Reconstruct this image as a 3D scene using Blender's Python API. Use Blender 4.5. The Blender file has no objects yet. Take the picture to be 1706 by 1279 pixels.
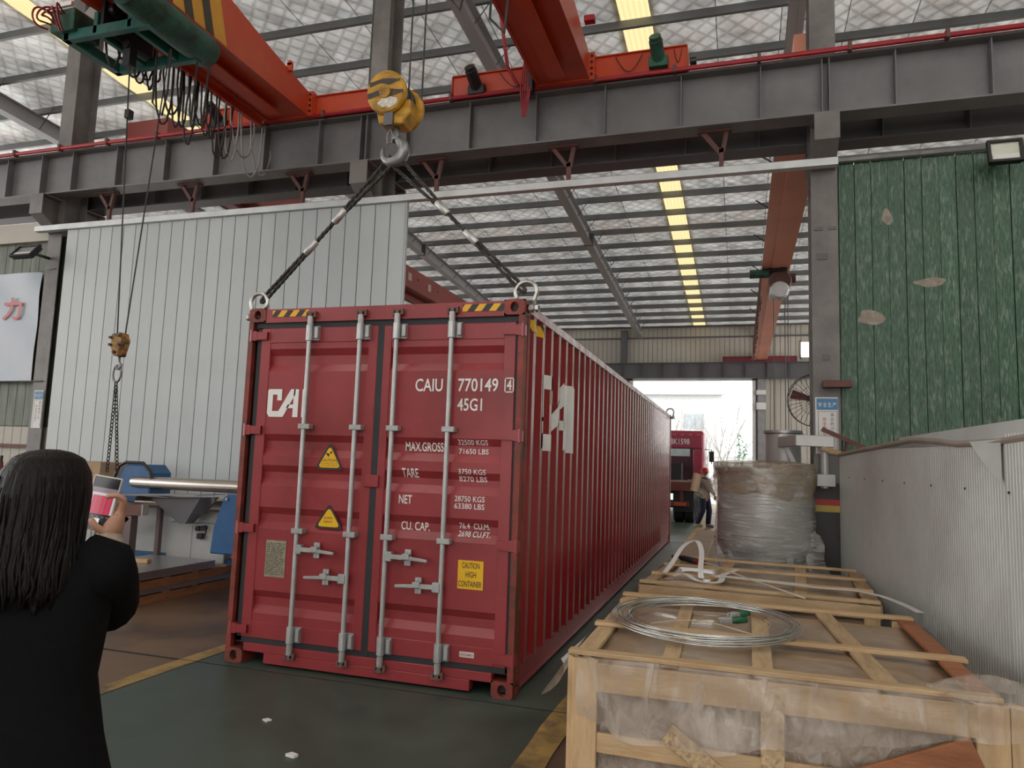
import bpy, bmesh, math, random
from mathutils import Vector, Matrix
random.seed(7)
C = bpy.context.scene.collection
SC = bpy.context.scene
PI = math.pi
def V(*a): return Vector(a)

# ------------------------------------------------------------------ camera, world, lights, exposure
CAM = V(2.7548, -5.0936, 1.6720)
yaw, pitch, roll = -0.307168, 0.108124, 0.034151
_f = V(math.sin(yaw)*math.cos(pitch), math.cos(yaw)*math.cos(pitch), math.sin(pitch))
_r0 = V(math.cos(yaw), -math.sin(yaw), 0); _u0 = _r0.cross(_f)
_r = math.cos(roll)*_r0 + math.sin(roll)*_u0; _u = -math.sin(roll)*_r0 + math.cos(roll)*_u0
cd = bpy.data.cameras.new('camera'); cam = bpy.data.objects.new('camera', cd); C.objects.link(cam)
cam.matrix_world = Matrix(((_r.x, _u.x, -_f.x, CAM.x), (_r.y, _u.y, -_f.y, CAM.y), (_r.z, _u.z, -_f.z, CAM.z), (0, 0, 0, 1)))
cd.sensor_fit = 'HORIZONTAL'; cd.sensor_width = 36.0; cd.lens = 1205.03/1706*36.0
cd.clip_start = 0.05; cd.clip_end = 400
SC.camera = cam
w = bpy.data.worlds.new('overcast_sky'); SC.world = w; w.use_nodes = True
bg = w.node_tree.nodes['Background']; bg.inputs[0].default_value = (1.0, 0.985, 0.96, 1); bg.inputs[1].default_value = 3.2
vs = SC.view_settings; SC.display_settings.display_device = 'sRGB'
vs.view_transform = 'Standard'; vs.look = 'None'; vs.gamma = 1.0; vs.use_curve_mapping = False; vs.exposure = 0.14
SC.cycles.max_bounces = 8; SC.cycles.diffuse_bounces = 4; SC.cycles.glossy_bounces = 4; SC.cycles.transmission_bounces = 6
SC.cycles.transparent_max_bounces = 12; SC.cycles.caustics_reflective = False; SC.cycles.caustics_refractive = False
SC.cycles.sample_clamp_indirect = 6.0; SC.cycles.use_denoising = True
def area(name, loc, sx, sy, power, col=(1, .97, .92), rot=(0, 0, 0)):
    l = bpy.data.lights.new(name, 'AREA'); l.shape = 'RECTANGLE'; l.size = sx; l.size_y = sy; l.energy = power; l.color = col
    o = bpy.data.objects.new(name, l); C.objects.link(o); o.location = loc; o.rotation_euler = rot
    return o
# added fill lamps above and behind the camera, under the unseen near-bay strips
for x in (-4.8, 6.8):
    area('near_bay_fill_lamp', (x, -9.5, 11.15), 0.7, 17.0, 260, rot=(math.atan(-.0634), 0, 0))

# ------------------------------------------------------------------ helpers
class MB:
    def __init__(s): s.v = []; s.f = []; s.m = []; s.cur = 0
    def add(s, vs, fs):
        b = len(s.v); s.v += [tuple(x) for x in vs]
        for f in fs: s.f.append(tuple(i+b for i in f)); s.m.append(s.cur)
        return s
    def box(s, x0, x1, y0, y1, z0, z1):
        return s.add([(x0,y0,z0),(x1,y0,z0),(x1,y1,z0),(x0,y1,z0),(x0,y0,z1),(x1,y0,z1),(x1,y1,z1),(x0,y1,z1)],
                     [(0,3,2,1),(4,5,6,7),(0,1,5,4),(1,2,6,5),(2,3,7,6),(3,0,4,7)])
    def beam(s, p0, p1, w, h, up=(0,0,1), w1=None, h1=None):
        p0, p1 = Vector(p0), Vector(p1); d = (p1-p0).normalized(); up = Vector(up)
        if abs(d.dot(up)) > .99: up = V(0,1,0)
        sx = d.cross(up).normalized(); u = sx.cross(d)
        w1 = w if w1 is None else w1; h1 = h if h1 is None else h1
        P = []
        for p, a, b in ((p0, w, h), (p1, w1, h1)):
            P += [p-sx*a/2-u*b/2, p+sx*a/2-u*b/2, p+sx*a/2+u*b/2, p-sx*a/2+u*b/2]
        return s.add(P, [(0,1,2,3),(7,6,5,4),(0,4,5,1),(1,5,6,2),(2,6,7,3),(3,7,4,0)])
    def tube(s, pts, r, seg=8, closed=False, caps=True, squash=None):
        pts = [Vector(p) for p in pts]; n = len(pts)
        rs = r if isinstance(r, (list, tuple)) else [r]*n
        T = []
        for i in range(n):
            a = pts[(i-1) % n] if (closed or i > 0) else pts[0]; b = pts[(i+1) % n] if (closed or i < n-1) else pts[-1]
            d = b-a; T.append(d.normalized() if d.length > 1e-9 else V(0,0,1))
        ref = V(0,0,1) if abs(T[0].z) < .9 else V(1,0,0)
        nrm = (ref - T[0]*ref.dot(T[0])).normalized(); vs = []
        for i in range(n):
            nrm = nrm - T[i]*nrm.dot(T[i])
            if nrm.length < 1e-6: nrm = V(1,0,0) - T[i]*T[i].x
            nrm.normalize(); bn = T[i].cross(nrm)
            for k in range(seg):
                a = 2*PI*k/seg; vs.append(pts[i] + nrm*(math.cos(a)*rs[i]) + bn*(math.sin(a)*rs[i]*(squash or 1)))
        fs = []
        for i in range(n if closed else n-1):
            j = (i+1) % n
            for k in range(seg):
                l = (k+1) % seg; fs.append((i*seg+k, i*seg+l, j*seg+l, j*seg+k))
        if caps and not closed:
            fs.append(tuple(range(seg))[::-1]); fs.append(tuple((n-1)*seg+k for k in range(seg)))
        return s.add(vs, fs)
    def cyl(s, p0, p1, r, seg=16, r1=None):
        return s.tube([p0, p1], [r, r if r1 is None else r1], seg)
    def lathe(s, prof, c=(0,0,0), seg=24, axis='z', caps=False):
        vs = []
        for (r, h) in prof:
            for k in range(seg):
                a = 2*PI*k/seg; x, y = r*math.cos(a), r*math.sin(a)
                p = {'z': (x, y, h), 'y': (x, h, y), 'x': (h, x, y)}[axis]
                vs.append((c[0]+p[0], c[1]+p[1], c[2]+p[2]))
        fs = []
        for i in range(len(prof)-1):
            for k in range(seg):
                l = (k+1) % seg; fs.append((i*seg+k, i*seg+l, (i+1)*seg+l, (i+1)*seg+k))
        if caps: fs.append(tuple(range(seg))[::-1]); fs.append(tuple((len(prof)-1)*seg+k for k in range(seg)))
        return s.add(vs, fs)
    def prism(s, poly, plane, d0, d1):
        n = len(poly)
        def p(a, b, d): return {'xz': (a, d, b), 'xy': (a, b, d), 'yz': (d, a, b)}[plane]
        vs = [p(a, b, d0) for a, b in poly] + [p(a, b, d1) for a, b in poly]
        return s.add(vs, [tuple(range(n)), tuple(range(2*n-1, n-1, -1))] + [(i, i+n, (i+1) % n+n, (i+1) % n) for i in range(n)])
    def grid(s, fn, nu, nv, closed_u=False):
        b = [fn(i/nu, j/nv) for j in range(nv+1) for i in range(nu if closed_u else nu+1)]; W_ = nu if closed_u else nu+1
        fs = []
        for j in range(nv):
            for i in range(nu):
                i2 = (i+1) % W_; fs.append((j*W_+i, j*W_+i2, (j+1)*W_+i2, (j+1)*W_+i))
        return s.add(b, fs)
    def xf(s, M):
        s.v = [tuple(M @ Vector(p)) for p in s.v]; return s
    def mesh(s, name):
        me = bpy.data.meshes.new(name); me.from_pydata(s.v, [], s.f)
        bm = bmesh.new(); bm.from_mesh(me)
        if any(s.m):
            for f, i in zip(bm.faces, s.m): f.material_index = i
        bmesh.ops.recalc_face_normals(bm, faces=bm.faces); bm.to_mesh(me); bm.free()
        return me
ROOTLOC = {}
def attach(o, parent):
    if parent is not None:
        o.parent = parent
        L = ROOTLOC.get(parent.name)
        if L is not None: o.matrix_parent_inverse = Matrix.Translation(-L)
def obj(name, mb, mat, parent=None, smooth=False, bevel=0, bseg=1, auto=None):
    me = mb.mesh(name) if isinstance(mb, MB) else mb
    for m_ in (mat if isinstance(mat, (list, tuple)) else [mat]):
        if m_ is not None: me.materials.append(m_)
    o = bpy.data.objects.new(name, me); C.objects.link(o)
    if smooth or auto:
        for p in me.polygons: p.use_smooth = True
        if auto:
            me.set_sharp_from_angle(angle=math.radians(auto))
    if bevel:
        b = o.modifiers.new('bevel', 'BEVEL'); b.width = bevel; b.segments = bseg; b.limit_method = 'ANGLE'; b.angle_limit = math.radians(50)
    attach(o, parent)
    return o
def inst(name, me, parent=None, loc=(0,0,0), rot=None, scale=None):
    o = bpy.data.objects.new(name, me); C.objects.link(o); o.location = loc
    if rot: o.rotation_euler = rot
    if scale: o.scale = scale
    attach(o, parent); return o
def tag(o, label, cat, group=None):
    o['label'] = label; o['category'] = cat
    if group: o['group'] = group
    return o
def thing(name, label, cat, loc=(0,0,0), group=None):
    o = bpy.data.objects.new(name, None); C.objects.link(o); o.location = loc; o.empty_display_size = .1
    ROOTLOC[o.name] = Vector(loc); return tag(o, label, cat, group)
def struct(o): o['kind'] = 'structure'; return o
def stuff(o): o['kind'] = 'stuff'; return o
def dup(root, delta, label=None):
    r = root.copy(); C.objects.link(r); r.location = root.location + Vector(delta); ROOTLOC[r.name] = r.location.copy()
    if label: r['label'] = label
    for ch in list(root.children):
        c = ch.copy(); C.objects.link(c); c.parent = r; c.matrix_parent_inverse = ch.matrix_parent_inverse.copy()
        for g in list(ch.children):
            d = g.copy(); C.objects.link(d); d.parent = c
    return r
def text_mb(s, x0, x1, z0, z1, fy, plane='xz', shear=0.0, off=0.0, cuts=None):
    """lettering fitted to a rectangle; fy = the surface (number or function of x,z)"""
    cu = bpy.data.curves.new('lettering', 'FONT'); cu.body = s; cu.size = 1; cu.offset = off; cu.shear = shear; cu.resolution_u = 3
    o = bpy.data.objects.new('lettering_temp', cu); C.objects.link(o)
    dg = bpy.context.evaluated_depsgraph_get(); me = bpy.data.meshes.new_from_object(o.evaluated_get(dg))
    vs = [v.co.copy() for v in me.vertices]; fs = [tuple(p.vertices) for p in me.polygons]
    bpy.data.objects.remove(o); bpy.data.curves.remove(cu); bpy.data.meshes.remove(me)
    mb = MB()
    if not vs: return mb
    a0, a1 = min(v.x for v in vs), max(v.x for v in vs); b0, b1 = min(v.y for v in vs), max(v.y for v in vs)
    if cuts:
        bm = bmesh.new(); me = bpy.data.meshes.new('cut'); me.from_pydata([tuple(v) for v in vs], [], fs); bm.from_mesh(me); bpy.data.meshes.remove(me)
        for z in cuts:
            yy = b0+(z-z0)/(z1-z0)*(b1-b0)
            if b0 < yy < b1: bmesh.ops.bisect_plane(bm, geom=bm.verts[:]+bm.edges[:]+bm.faces[:], plane_co=(0, yy, 0), plane_no=(0, 1, 0))
        bm.verts.index_update(); vs = [v.co.copy() for v in bm.verts]; fs = [tuple(v.index for v in f.verts) for f in bm.faces]; bm.free()
    out = []
    for v in vs:
        a = x0+(v.x-a0)/max(a1-a0, 1e-6)*(x1-x0); b = z0+(v.y-b0)/max(b1-b0, 1e-6)*(z1-z0)
        d = fy(a, b) if callable(fy) else fy
        out.append({'xz': (a, d, b), 'yz': (d, a, b)}[plane])
    return mb.add(out, fs)

# ------------------------------------------------------------------ materials
def M(name, col, rough=.5, metal=0., var=.12, scale=4., col2=None, c2scale=1.5, c2amt=.5, bump=0., bscale=60., stretch=(1,1,1), coat=0., spec=.5, rvar=0., objrand=0.):
    m = bpy.data.materials.new(name); m.use_nodes = True; nt = m.node_tree; N = nt.nodes; L = nt.links
    p = N['Principled BSDF']; p.inputs['Roughness'].default_value = rough; p.inputs['Metallic'].default_value = metal
    p.inputs['Specular IOR Level'].default_value = spec; p.inputs['Coat Weight'].default_value = coat
    tc = N.new('ShaderNodeTexCoord'); mp = N.new('ShaderNodeMapping'); mp.inputs['Scale'].default_value = stretch
    L.new(tc.outputs['Object'], mp.inputs['Vector'])
    n = N.new('ShaderNodeTexNoise'); n.inputs['Scale'].default_value = scale; n.inputs['Detail'].default_value = 5
    L.new(mp.outputs[0], n.inputs['Vector'])
    mr = N.new('ShaderNodeMapRange'); mr.inputs[1].default_value = .3; mr.inputs[2].default_value = .7
    mr.inputs[3].default_value = 1-var; mr.inputs[4].default_value = 1+var
    L.new(n.outputs[0], mr.inputs[0])
    last = None
    base = N.new('ShaderNodeRGB'); base.outputs[0].default_value = (*col, 1); last = base.outputs[0]
    if col2 is not None:
        n2 = N.new('ShaderNodeTexNoise'); n2.inputs['Scale'].default_value = c2scale; n2.inputs['Detail'].default_value = 8; n2.inputs['Roughness'].default_value = .65
        L.new(mp.outputs[0], n2.inputs['Vector'])
        r2 = N.new('ShaderNodeMapRange'); r2.inputs[1].default_value = 1-c2amt-.08; r2.inputs[2].default_value = 1-c2amt+.12
        L.new(n2.outputs[0], r2.inputs[0])
        mx = N.new('ShaderNodeMix'); mx.data_type = 'RGBA'; L.new(r2.outputs[0], mx.inputs[0]); L.new(last, mx.inputs[6]); mx.inputs[7].default_value = (*col2, 1)
        last = mx.outputs[2]
    hs = N.new('ShaderNodeHueSaturation'); L.new(last, hs.inputs['Color']); L.new(mr.outputs[0], hs.inputs['Value']); last = hs.outputs[0]
    if objrand:
        oi = N.new('ShaderNodeObjectInfo'); r3 = N.new('ShaderNodeMapRange'); r3.inputs[3].default_value = 1-objrand; r3.inputs[4].default_value = 1+objrand
        L.new(oi.outputs['Random'], r3.inputs[0]); h2 = N.new('ShaderNodeHueSaturation'); L.new(last, h2.inputs['Color']); L.new(r3.outputs[0], h2.inputs['Value']); last = h2.outputs[0]
    L.new(last, p.inputs['Base Color'])
    if rvar:
        r4 = N.new('ShaderNodeMapRange'); r4.inputs[3].default_value = rough-rvar; r4.inputs[4].default_value = rough+rvar
        L.new(n.outputs[0], r4.inputs[0]); L.new(r4.outputs[0], p.inputs['Roughness'])
    if bump:
        nb = N.new('ShaderNodeTexNoise'); nb.inputs['Scale'].default_value = bscale; nb.inputs['Detail'].default_value = 4
        L.new(mp.outputs[0], nb.inputs['Vector']); b = N.new('ShaderNodeBump'); b.inputs['Strength'].default_value = bump; b.inputs['Distance'].default_value = .02
        L.new(nb.outputs[0], b.inputs['Height']); L.new(b.outputs[0], p.inputs['Normal'])
    return m
def film_mat(name, col, alpha, rough=.18, bscale=(6, 6, 6), bump=.8):
    m = bpy.data.materials.new(name); m.use_nodes = True; nt = m.node_tree; N = nt.nodes; L = nt.links
    p = N['Principled BSDF']; p.inputs['Base Color'].default_value = (*col, 1); p.inputs['Roughness'].default_value = rough
    p.inputs['Specular IOR Level'].default_value = .8
    tr = N.new('ShaderNodeBsdfTransparent'); mx = N.new('ShaderNodeMixShader')
    tc = N.new('ShaderNodeTexCoord'); mp = N.new('ShaderNodeMapping'); mp.inputs['Scale'].default_value = bscale
    L.new(tc.outputs['Object'], mp.inputs['Vector']); n = N.new('ShaderNodeTexNoise'); n.inputs['Scale'].default_value = 1; n.inputs['Detail'].default_value = 5; n.inputs['Distortion'].default_value = 1.2
    L.new(mp.outputs[0], n.inputs['Vector']); b = N.new('ShaderNodeBump'); b.inputs['Strength'].default_value = bump; b.inputs['Distance'].default_value = .05
    L.new(n.outputs[0], b.inputs['Height']); L.new(b.outputs[0], p.inputs['Normal'])
    mr = N.new('ShaderNodeMapRange'); mr.inputs[1].default_value = .3; mr.inputs[2].default_value = .7; mr.inputs[3].default_value = max(0, alpha-.2); mr.inputs[4].default_value = min(1, alpha+.2)
    L.new(n.outputs[0], mr.inputs[0]); L.new(mr.outputs[0], mx.inputs[0]); L.new(tr.outputs[0], mx.inputs[1]); L.new(p.outputs[0], mx.inputs[2])
    L.new(mx.outputs[0], N['Material Output'].inputs[0]); return m
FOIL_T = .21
def foil_mat():
    m = M('quilted_foil', (.74, .74, .72), .42, .55, var=.16, scale=1.2, col2=(.66, .57, .52), c2scale=.35, c2amt=.42, objrand=.10)
    nt = m.node_tree; N = nt.nodes; L = nt.links; p = N['Principled BSDF']
    tc = N.new('ShaderNodeTexCoord')
    hs = []
    for rz in (PI/4, -PI/4):
        mp = N.new('ShaderNodeMapping'); mp.inputs['Rotation'].default_value = (0, 0, rz); L.new(tc.outputs['Object'], mp.inputs['Vector'])
        wv = N.new('ShaderNodeTexWave'); wv.inputs['Scale'].default_value = 1.1; wv.inputs['Distortion'].default_value = .6; wv.inputs['Detail'].default_value = 1
        wv.wave_profile = 'SIN'; L.new(mp.outputs[0], wv.inputs['Vector'])
        pw = N.new('ShaderNodeMath'); pw.operation = 'POWER'; pw.inputs[1].default_value = 6; L.new(wv.outputs['Fac'], pw.inputs[0]); hs.append(pw)
    mx = N.new('ShaderNodeMath'); mx.operation = 'MAXIMUM'; L.new(hs[0].outputs[0], mx.inputs[0]); L.new(hs[1].outputs[0], mx.inputs[1])
    n = N.new('ShaderNodeTexNoise'); n.inputs['Scale'].default_value = 2.2; n.inputs['Detail'].default_value = 6; L.new(tc.outputs['Object'], n.inputs['Vector'])
    ad = N.new('ShaderNodeMath'); ad.operation = 'MULTIPLY_ADD'; ad.inputs[1].default_value = -.10; L.new(mx.outputs[0], ad.inputs[0]); L.new(n.outputs[0], ad.inputs[2])
    b = N.new('ShaderNodeBump'); b.inputs['Strength'].default_value = .5; b.inputs['Distance'].default_value = .07
    L.new(ad.outputs[0], b.inputs['Height']); L.new(b.outputs[0], p.inputs['Normal'])
    # translucency added so the opaque blanket looks bright, less along the seams and folds
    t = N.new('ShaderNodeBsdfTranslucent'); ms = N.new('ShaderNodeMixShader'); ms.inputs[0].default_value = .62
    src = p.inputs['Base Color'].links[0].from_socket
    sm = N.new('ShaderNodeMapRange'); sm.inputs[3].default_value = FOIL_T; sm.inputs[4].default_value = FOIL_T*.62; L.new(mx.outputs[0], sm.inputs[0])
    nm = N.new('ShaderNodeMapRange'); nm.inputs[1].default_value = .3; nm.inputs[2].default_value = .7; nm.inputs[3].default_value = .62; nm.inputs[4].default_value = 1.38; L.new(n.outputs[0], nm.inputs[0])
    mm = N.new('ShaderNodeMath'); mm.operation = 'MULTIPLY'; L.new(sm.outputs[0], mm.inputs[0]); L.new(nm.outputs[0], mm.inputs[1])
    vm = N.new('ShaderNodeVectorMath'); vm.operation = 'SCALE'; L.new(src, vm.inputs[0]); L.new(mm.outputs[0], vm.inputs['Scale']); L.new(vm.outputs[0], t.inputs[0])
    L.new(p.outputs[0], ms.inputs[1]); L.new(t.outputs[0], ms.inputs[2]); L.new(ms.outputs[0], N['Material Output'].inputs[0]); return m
def wood_mat(name, col, col2, stretch, objrand=.12, rough=.65):
    m = M(name, col, rough, 0, var=.10, scale=3, col2=col2, c2scale=4, c2amt=.5, bump=.15, bscale=20, stretch=stretch, objrand=objrand); return m
def hazard_mat(name, k, axis=(1, 0, 1)):
    m = bpy.data.materials.new(name); m.use_nodes = True; nt = m.node_tree; N = nt.nodes; L = nt.links; p = N['Principled BSDF']
    tc = N.new('ShaderNodeTexCoord'); d = N.new('ShaderNodeVectorMath'); d.operation = 'DOT_PRODUCT'; d.inputs[1].default_value = [a*k for a in axis]
    L.new(tc.outputs['Object'], d.inputs[0]); fr = N.new('ShaderNodeMath'); fr.operation = 'FRACT'; L.new(d.outputs['Value'], fr.inputs[0])
    gt = N.new('ShaderNodeMath'); gt.operation = 'GREATER_THAN'; gt.inputs[1].default_value = .5; L.new(fr.outputs[0], gt.inputs[0])
    mx = N.new('ShaderNodeMix'); mx.data_type = 'RGBA'; L.new(gt.outputs[0], mx.inputs[0]); mx.inputs[6].default_value = (.78, .42, .02, 1); mx.inputs[7].default_value = (.02, .02, .022, 1)
    L.new(mx.outputs[2], p.inputs['Base Color']); p.inputs['Roughness'].default_value = .45; return m
def rooflight_mat():
    m = bpy.data.materials.new('translucent_rooflight'); m.use_nodes = True; nt = m.node_tree; N = nt.nodes; L = nt.links
    t = N.new('ShaderNodeBsdfTranslucent'); d = N.new('ShaderNodeBsdfDiffuse'); d.inputs[0].default_value = (.7, .6, .35, 1); mx = N.new('ShaderNodeMixShader'); mx.inputs[0].default_value = .18
    tc = N.new('ShaderNodeTexCoord'); wv = N.new('ShaderNodeTexWave'); wv.inputs['Scale'].default_value = 3.0; wv.bands_direction = 'X'; wv.inputs['Distortion'].default_value = .3
    L.new(tc.outputs['Object'], wv.inputs['Vector']); cr = N.new('ShaderNodeMix'); cr.data_type = 'RGBA'; L.new(wv.outputs['Fac'], cr.inputs[0])
    cr.inputs[6].default_value = (.36, .29, .14, 1); cr.inputs[7].default_value = (.40, .335, .19, 1); L.new(cr.outputs[2], t.inputs[0])
    L.new(t.outputs[0], mx.inputs[1]); L.new(d.outputs[0], mx.inputs[2]); L.new(mx.outputs[0], N['Material Output'].inputs[0]); return m
RED = M('container_red_paint', (.29, .032, .038), .36, 0, var=.10, scale=1.5, col2=(.20, .018, .02), c2scale=1.2, c2amt=.45, coat=.32, bump=.03, bscale=25)
RED.node_tree.nodes['Principled BSDF'].inputs['Coat Roughness'].default_value = .3
REDSIDE = M('glossy_red_side', (.25, .018, .022), .26, 0, var=.12, scale=1.5, col2=(.19, .016, .018), c2scale=1.2, c2amt=.45, coat=.7)
REDSIDE.node_tree.nodes['Principled BSDF'].inputs['Coat Roughness'].default_value = .12
REDRUST = M('rusty_red_paint', (.24, .035, .025), .55, 0, var=.25, scale=6, col2=(.11, .035, .02), c2scale=4, c2amt=.5, bump=.2, bscale=40)
BLK = M('black_rubber', (.018, .02, .024), .6, var=.15)
GALV = M('galvanised_steel', (.42, .43, .43), .42, .55, var=.12, scale=12, bump=.05, bscale=50)
WHT = M('white_lettering', (.78, .78, .75), .5, var=.05)
LOGO = M('white_worn_logo', (.74, .74, .72), .5, var=.12, scale=3, col2=(.55, .52, .5), c2scale=6, c2amt=.3)
YEL = M('yellow_sticker', (.80, .46, .015), .4, var=.04)
INK = M('black_ink', (.02, .018, .016), .5)
PLATE = M('tan_metal_plate', (.33, .30, .22), .45, .3, var=.15, scale=20)
STEEL = M('grey_steel_paint', (.19, .19, .195), .5, .05, var=.12, scale=1.5, col2=(.15, .15, .155), c2scale=1.2)
STEELD = M('dark_grey_steel_paint', (.115, .112, .12), .5, .05, var=.12, scale=1.5)
COLM = M('column_grey_paint', (.205, .195, .185), .55, 0, var=.15, scale=1.5, col2=(.15, .14, .135), c2scale=2)
PURL = M('purlin_galvanised', (.20, .205, .205), .5, .35, var=.18, scale=1.0)
RAFT = M('rafter_grey_paint', (.42, .42, .43), .5, 0, var=.1, scale=1)
ORG = M('crane_orange_paint', (.60, .075, .022), .38, 0, var=.12, scale=.8, col2=(.48, .045, .016), c2scale=.8, coat=.1)
REDPIPE = M('red_rail_paint', (.36, .012, .022), .45)
PINKRED = M('faded_crane_red', (.75, .33, .22), .5, 0, var=.12, scale=.7)
GRNM = M('hoist_green_paint', (.03, .13, .09), .45, 0, var=.2, scale=5, col2=(.02, .05, .035), c2scale=4)
RUST = M('rust_brown_steel', (.13, .055, .045), .65, 0, var=.2, scale=6)
BLACK = M('black_plastic', (.015, .015, .016), .45)
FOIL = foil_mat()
ROOFL = rooflight_mat()
HAZ = hazard_mat('hazard_tape', 8.5, (1, 0, -.75))
HAZS = hazard_mat('hazard_tape_side', 4.5, (0, 1, .8))

# ------------------------------------------------------------------ the setting
def roof(y): return 10.81-.0634*y
XL, XR, YN, YF = -27.0, 13.0, -19.0, 31.75
GREENF = M('green_floor_paint', (.058, .084, .066), .44, 0, var=.22, scale=1.3, col2=(.038, .056, .046), c2scale=.9, c2amt=.47, bump=.05, bscale=30, rvar=.12)
BROWNF = M('brown_floor', (.175, .105, .06), .48, 0, var=.22, scale=1.2, col2=(.06, .042, .034), c2scale=.8, c2amt=.45, bump=.05, bscale=30, rvar=.1)
LINE = M('worn_yellow_line', (.38, .25, .075), .55, 0, var=.2, scale=3, col2=(.12, .085, .06), c2scale=3.5, c2amt=.45)
fl = struct(obj('floor', MB().box(XL, XR, YN, YF, -.2, 0), BROWNF))
struct(obj('floor_lane', MB().box(-1.40, 1.55, YN, YF, 0, .004), GREENF))
def line_mb(x0, x1):
    mb = MB(); n = 120; rr = random.Random(int(x0*100)); pts = []
    for i in range(n+1):
        y = YN+(YF-YN)*i/n; pts.append((x0+rr.uniform(-.012, .012), x1+rr.uniform(-.012, .012), y))
    vs = []; fs = []
    for i, (a, b, y) in enumerate(pts):
        vs += [(a, y, .007), (b, y, .007)]
        if i: fs.append((2*i-2, 2*i-1, 2*i+1, 2*i))
    return mb.add(vs, fs)
struct(obj('trim_1', line_mb(-1.55, -1.40), LINE)); struct(obj('trim_2', line_mb(1.55, 1.73), LINE))
jt = MB()
for y in (-.12, 5.9, 11.9, 17.9, 23.9): jt.box(XL, XR, y, y+.012, 0, .0075)
struct(obj('trim_3', jt, M('floor_joint', (.02, .018, .016), .8)))

# roof: insulation strips side by side, rooflights between them, purlins, rafters
ceil = struct(obj('ceiling', MB().prism([(YN, roof(YN)+.11), (YF, roof(YF)+.11), (YF, roof(YF)+.13), (YN, roof(YN)+.13)], 'yz', XL, XL+.5), GALV))
SKY = [(-11.30, -10.75), (.52, 1.12)]
ADDEDSKY = [(-5.2, -4.4), (6.4, 7.2)]          # added unseen strips over the near bay, made wide for front light
def strip_mesh(wd, y0, y1):
    mb = MB(); n = max(2, int((y1-y0)/1.3)*2); bv = []; fs = []
    for i in range(n+1):
        y = y0+(y1-y0)*i/n; sag = -.018*(i % 2)
        for x in (0, wd*.5, wd): bv.append((x, y, roof(y)+sag+(-.015 if x == wd*.5 else 0)))
    for i in range(n):
        for k in range(2): a = 3*i+k; fs.append((a, a+1, a+4, a+3))
    mb.add(bv, fs)
    return mb
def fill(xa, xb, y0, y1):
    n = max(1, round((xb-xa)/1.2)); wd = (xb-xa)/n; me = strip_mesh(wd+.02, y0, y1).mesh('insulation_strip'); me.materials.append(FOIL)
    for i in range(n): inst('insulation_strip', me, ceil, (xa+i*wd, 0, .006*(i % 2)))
def runs(holes):
    x = XL; out = []
    for a, b in sorted(holes): out.append((x, a)); x = b
    out.append((x, XR)); return out
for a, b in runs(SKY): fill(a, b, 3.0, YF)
for a, b in runs(SKY+ADDEDSKY): fill(a, b, YN, 3.0)
for (a, b), y0, y1 in [(s, YN, YF) for s in SKY]+[(s, YN, 3.0) for s in ADDEDSKY]:
    mb = MB(); mb.add([(a-.08, y0, roof(y0)+.03), (b+.08, y0, roof(y0)+.03), (b+.08, y1, roof(y1)+.03), (a-.08, y1, roof(y1)+.03)], [(0, 1, 2, 3)])
    obj('rooflight', mb, ROOFL, ceil)
pm = MB()
pm.box(XL, XR, -.004, .004, -.2, 0); pm.box(XL, XR, -.07, 0, -.2, -.192); pm.box(XL, XR, 0, .07, -.008, 0); pm.box(XL, XR, -.07, -.062, -.2, -.175)
pme = pm.mesh('roof_purlin'); pme.materials.append(PURL)
PY = [15.86+1.30*k for k in range(-26, 13)]
for y in PY:
    if YN < y < YF-.3: struct(inst('roof_purlin', pme, None, (0, y, roof(y)-.03)))
def ibeam_x(mb, x0, x1, yc, z0, z1, fw, t=.02, tw=.014):
    mb.box(x0, x1, yc-fw/2, yc+fw/2, z0, z0+t); mb.box(x0, x1, yc-fw/2, yc+fw/2, z1-t, z1); mb.box(x0, x1, yc-tw/2, yc+tw/2, z0+t, z1-t); return mb
RX = [-14.4, -8.25, -2.1, 3.72, 9.9]
for x in RX:
    mb = MB(); y0, y1 = YN, YF-.2; d = .40
    for (xa, xb, za, zb) in ((x-.13, x+.13, -.23-d, -.23-d+.018), (x-.13, x+.13, -.248, -.23), (x-.008, x+.008, -.23-d, -.23)):
        mb.prism([(y0, roof(y0)+za), (y1, roof(y1)+za), (y1, roof(y1)+zb), (y0, roof(y0)+zb)], 'yz', xa, xb)
    r = struct(obj('roof_rafter', mb, RAFT))
    bm_ = MB().tube([(0, 0, -.57), (.42, 0, -.03)], .012, 6).mesh('fly_brace'); bm_.materials.append(STEELD)
    for y in PY[18:]:
        if 3 < y < 31: inst('fly_brace', bm_, r, (x+.1, y, roof(y)-.03))
    jp = MB().box(x-.16, x+.16, 18.2, 18.24, roof(18.2)-.66, roof(18.2)-.22); obj('splice_plate', jp, STEELD, r)

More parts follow.
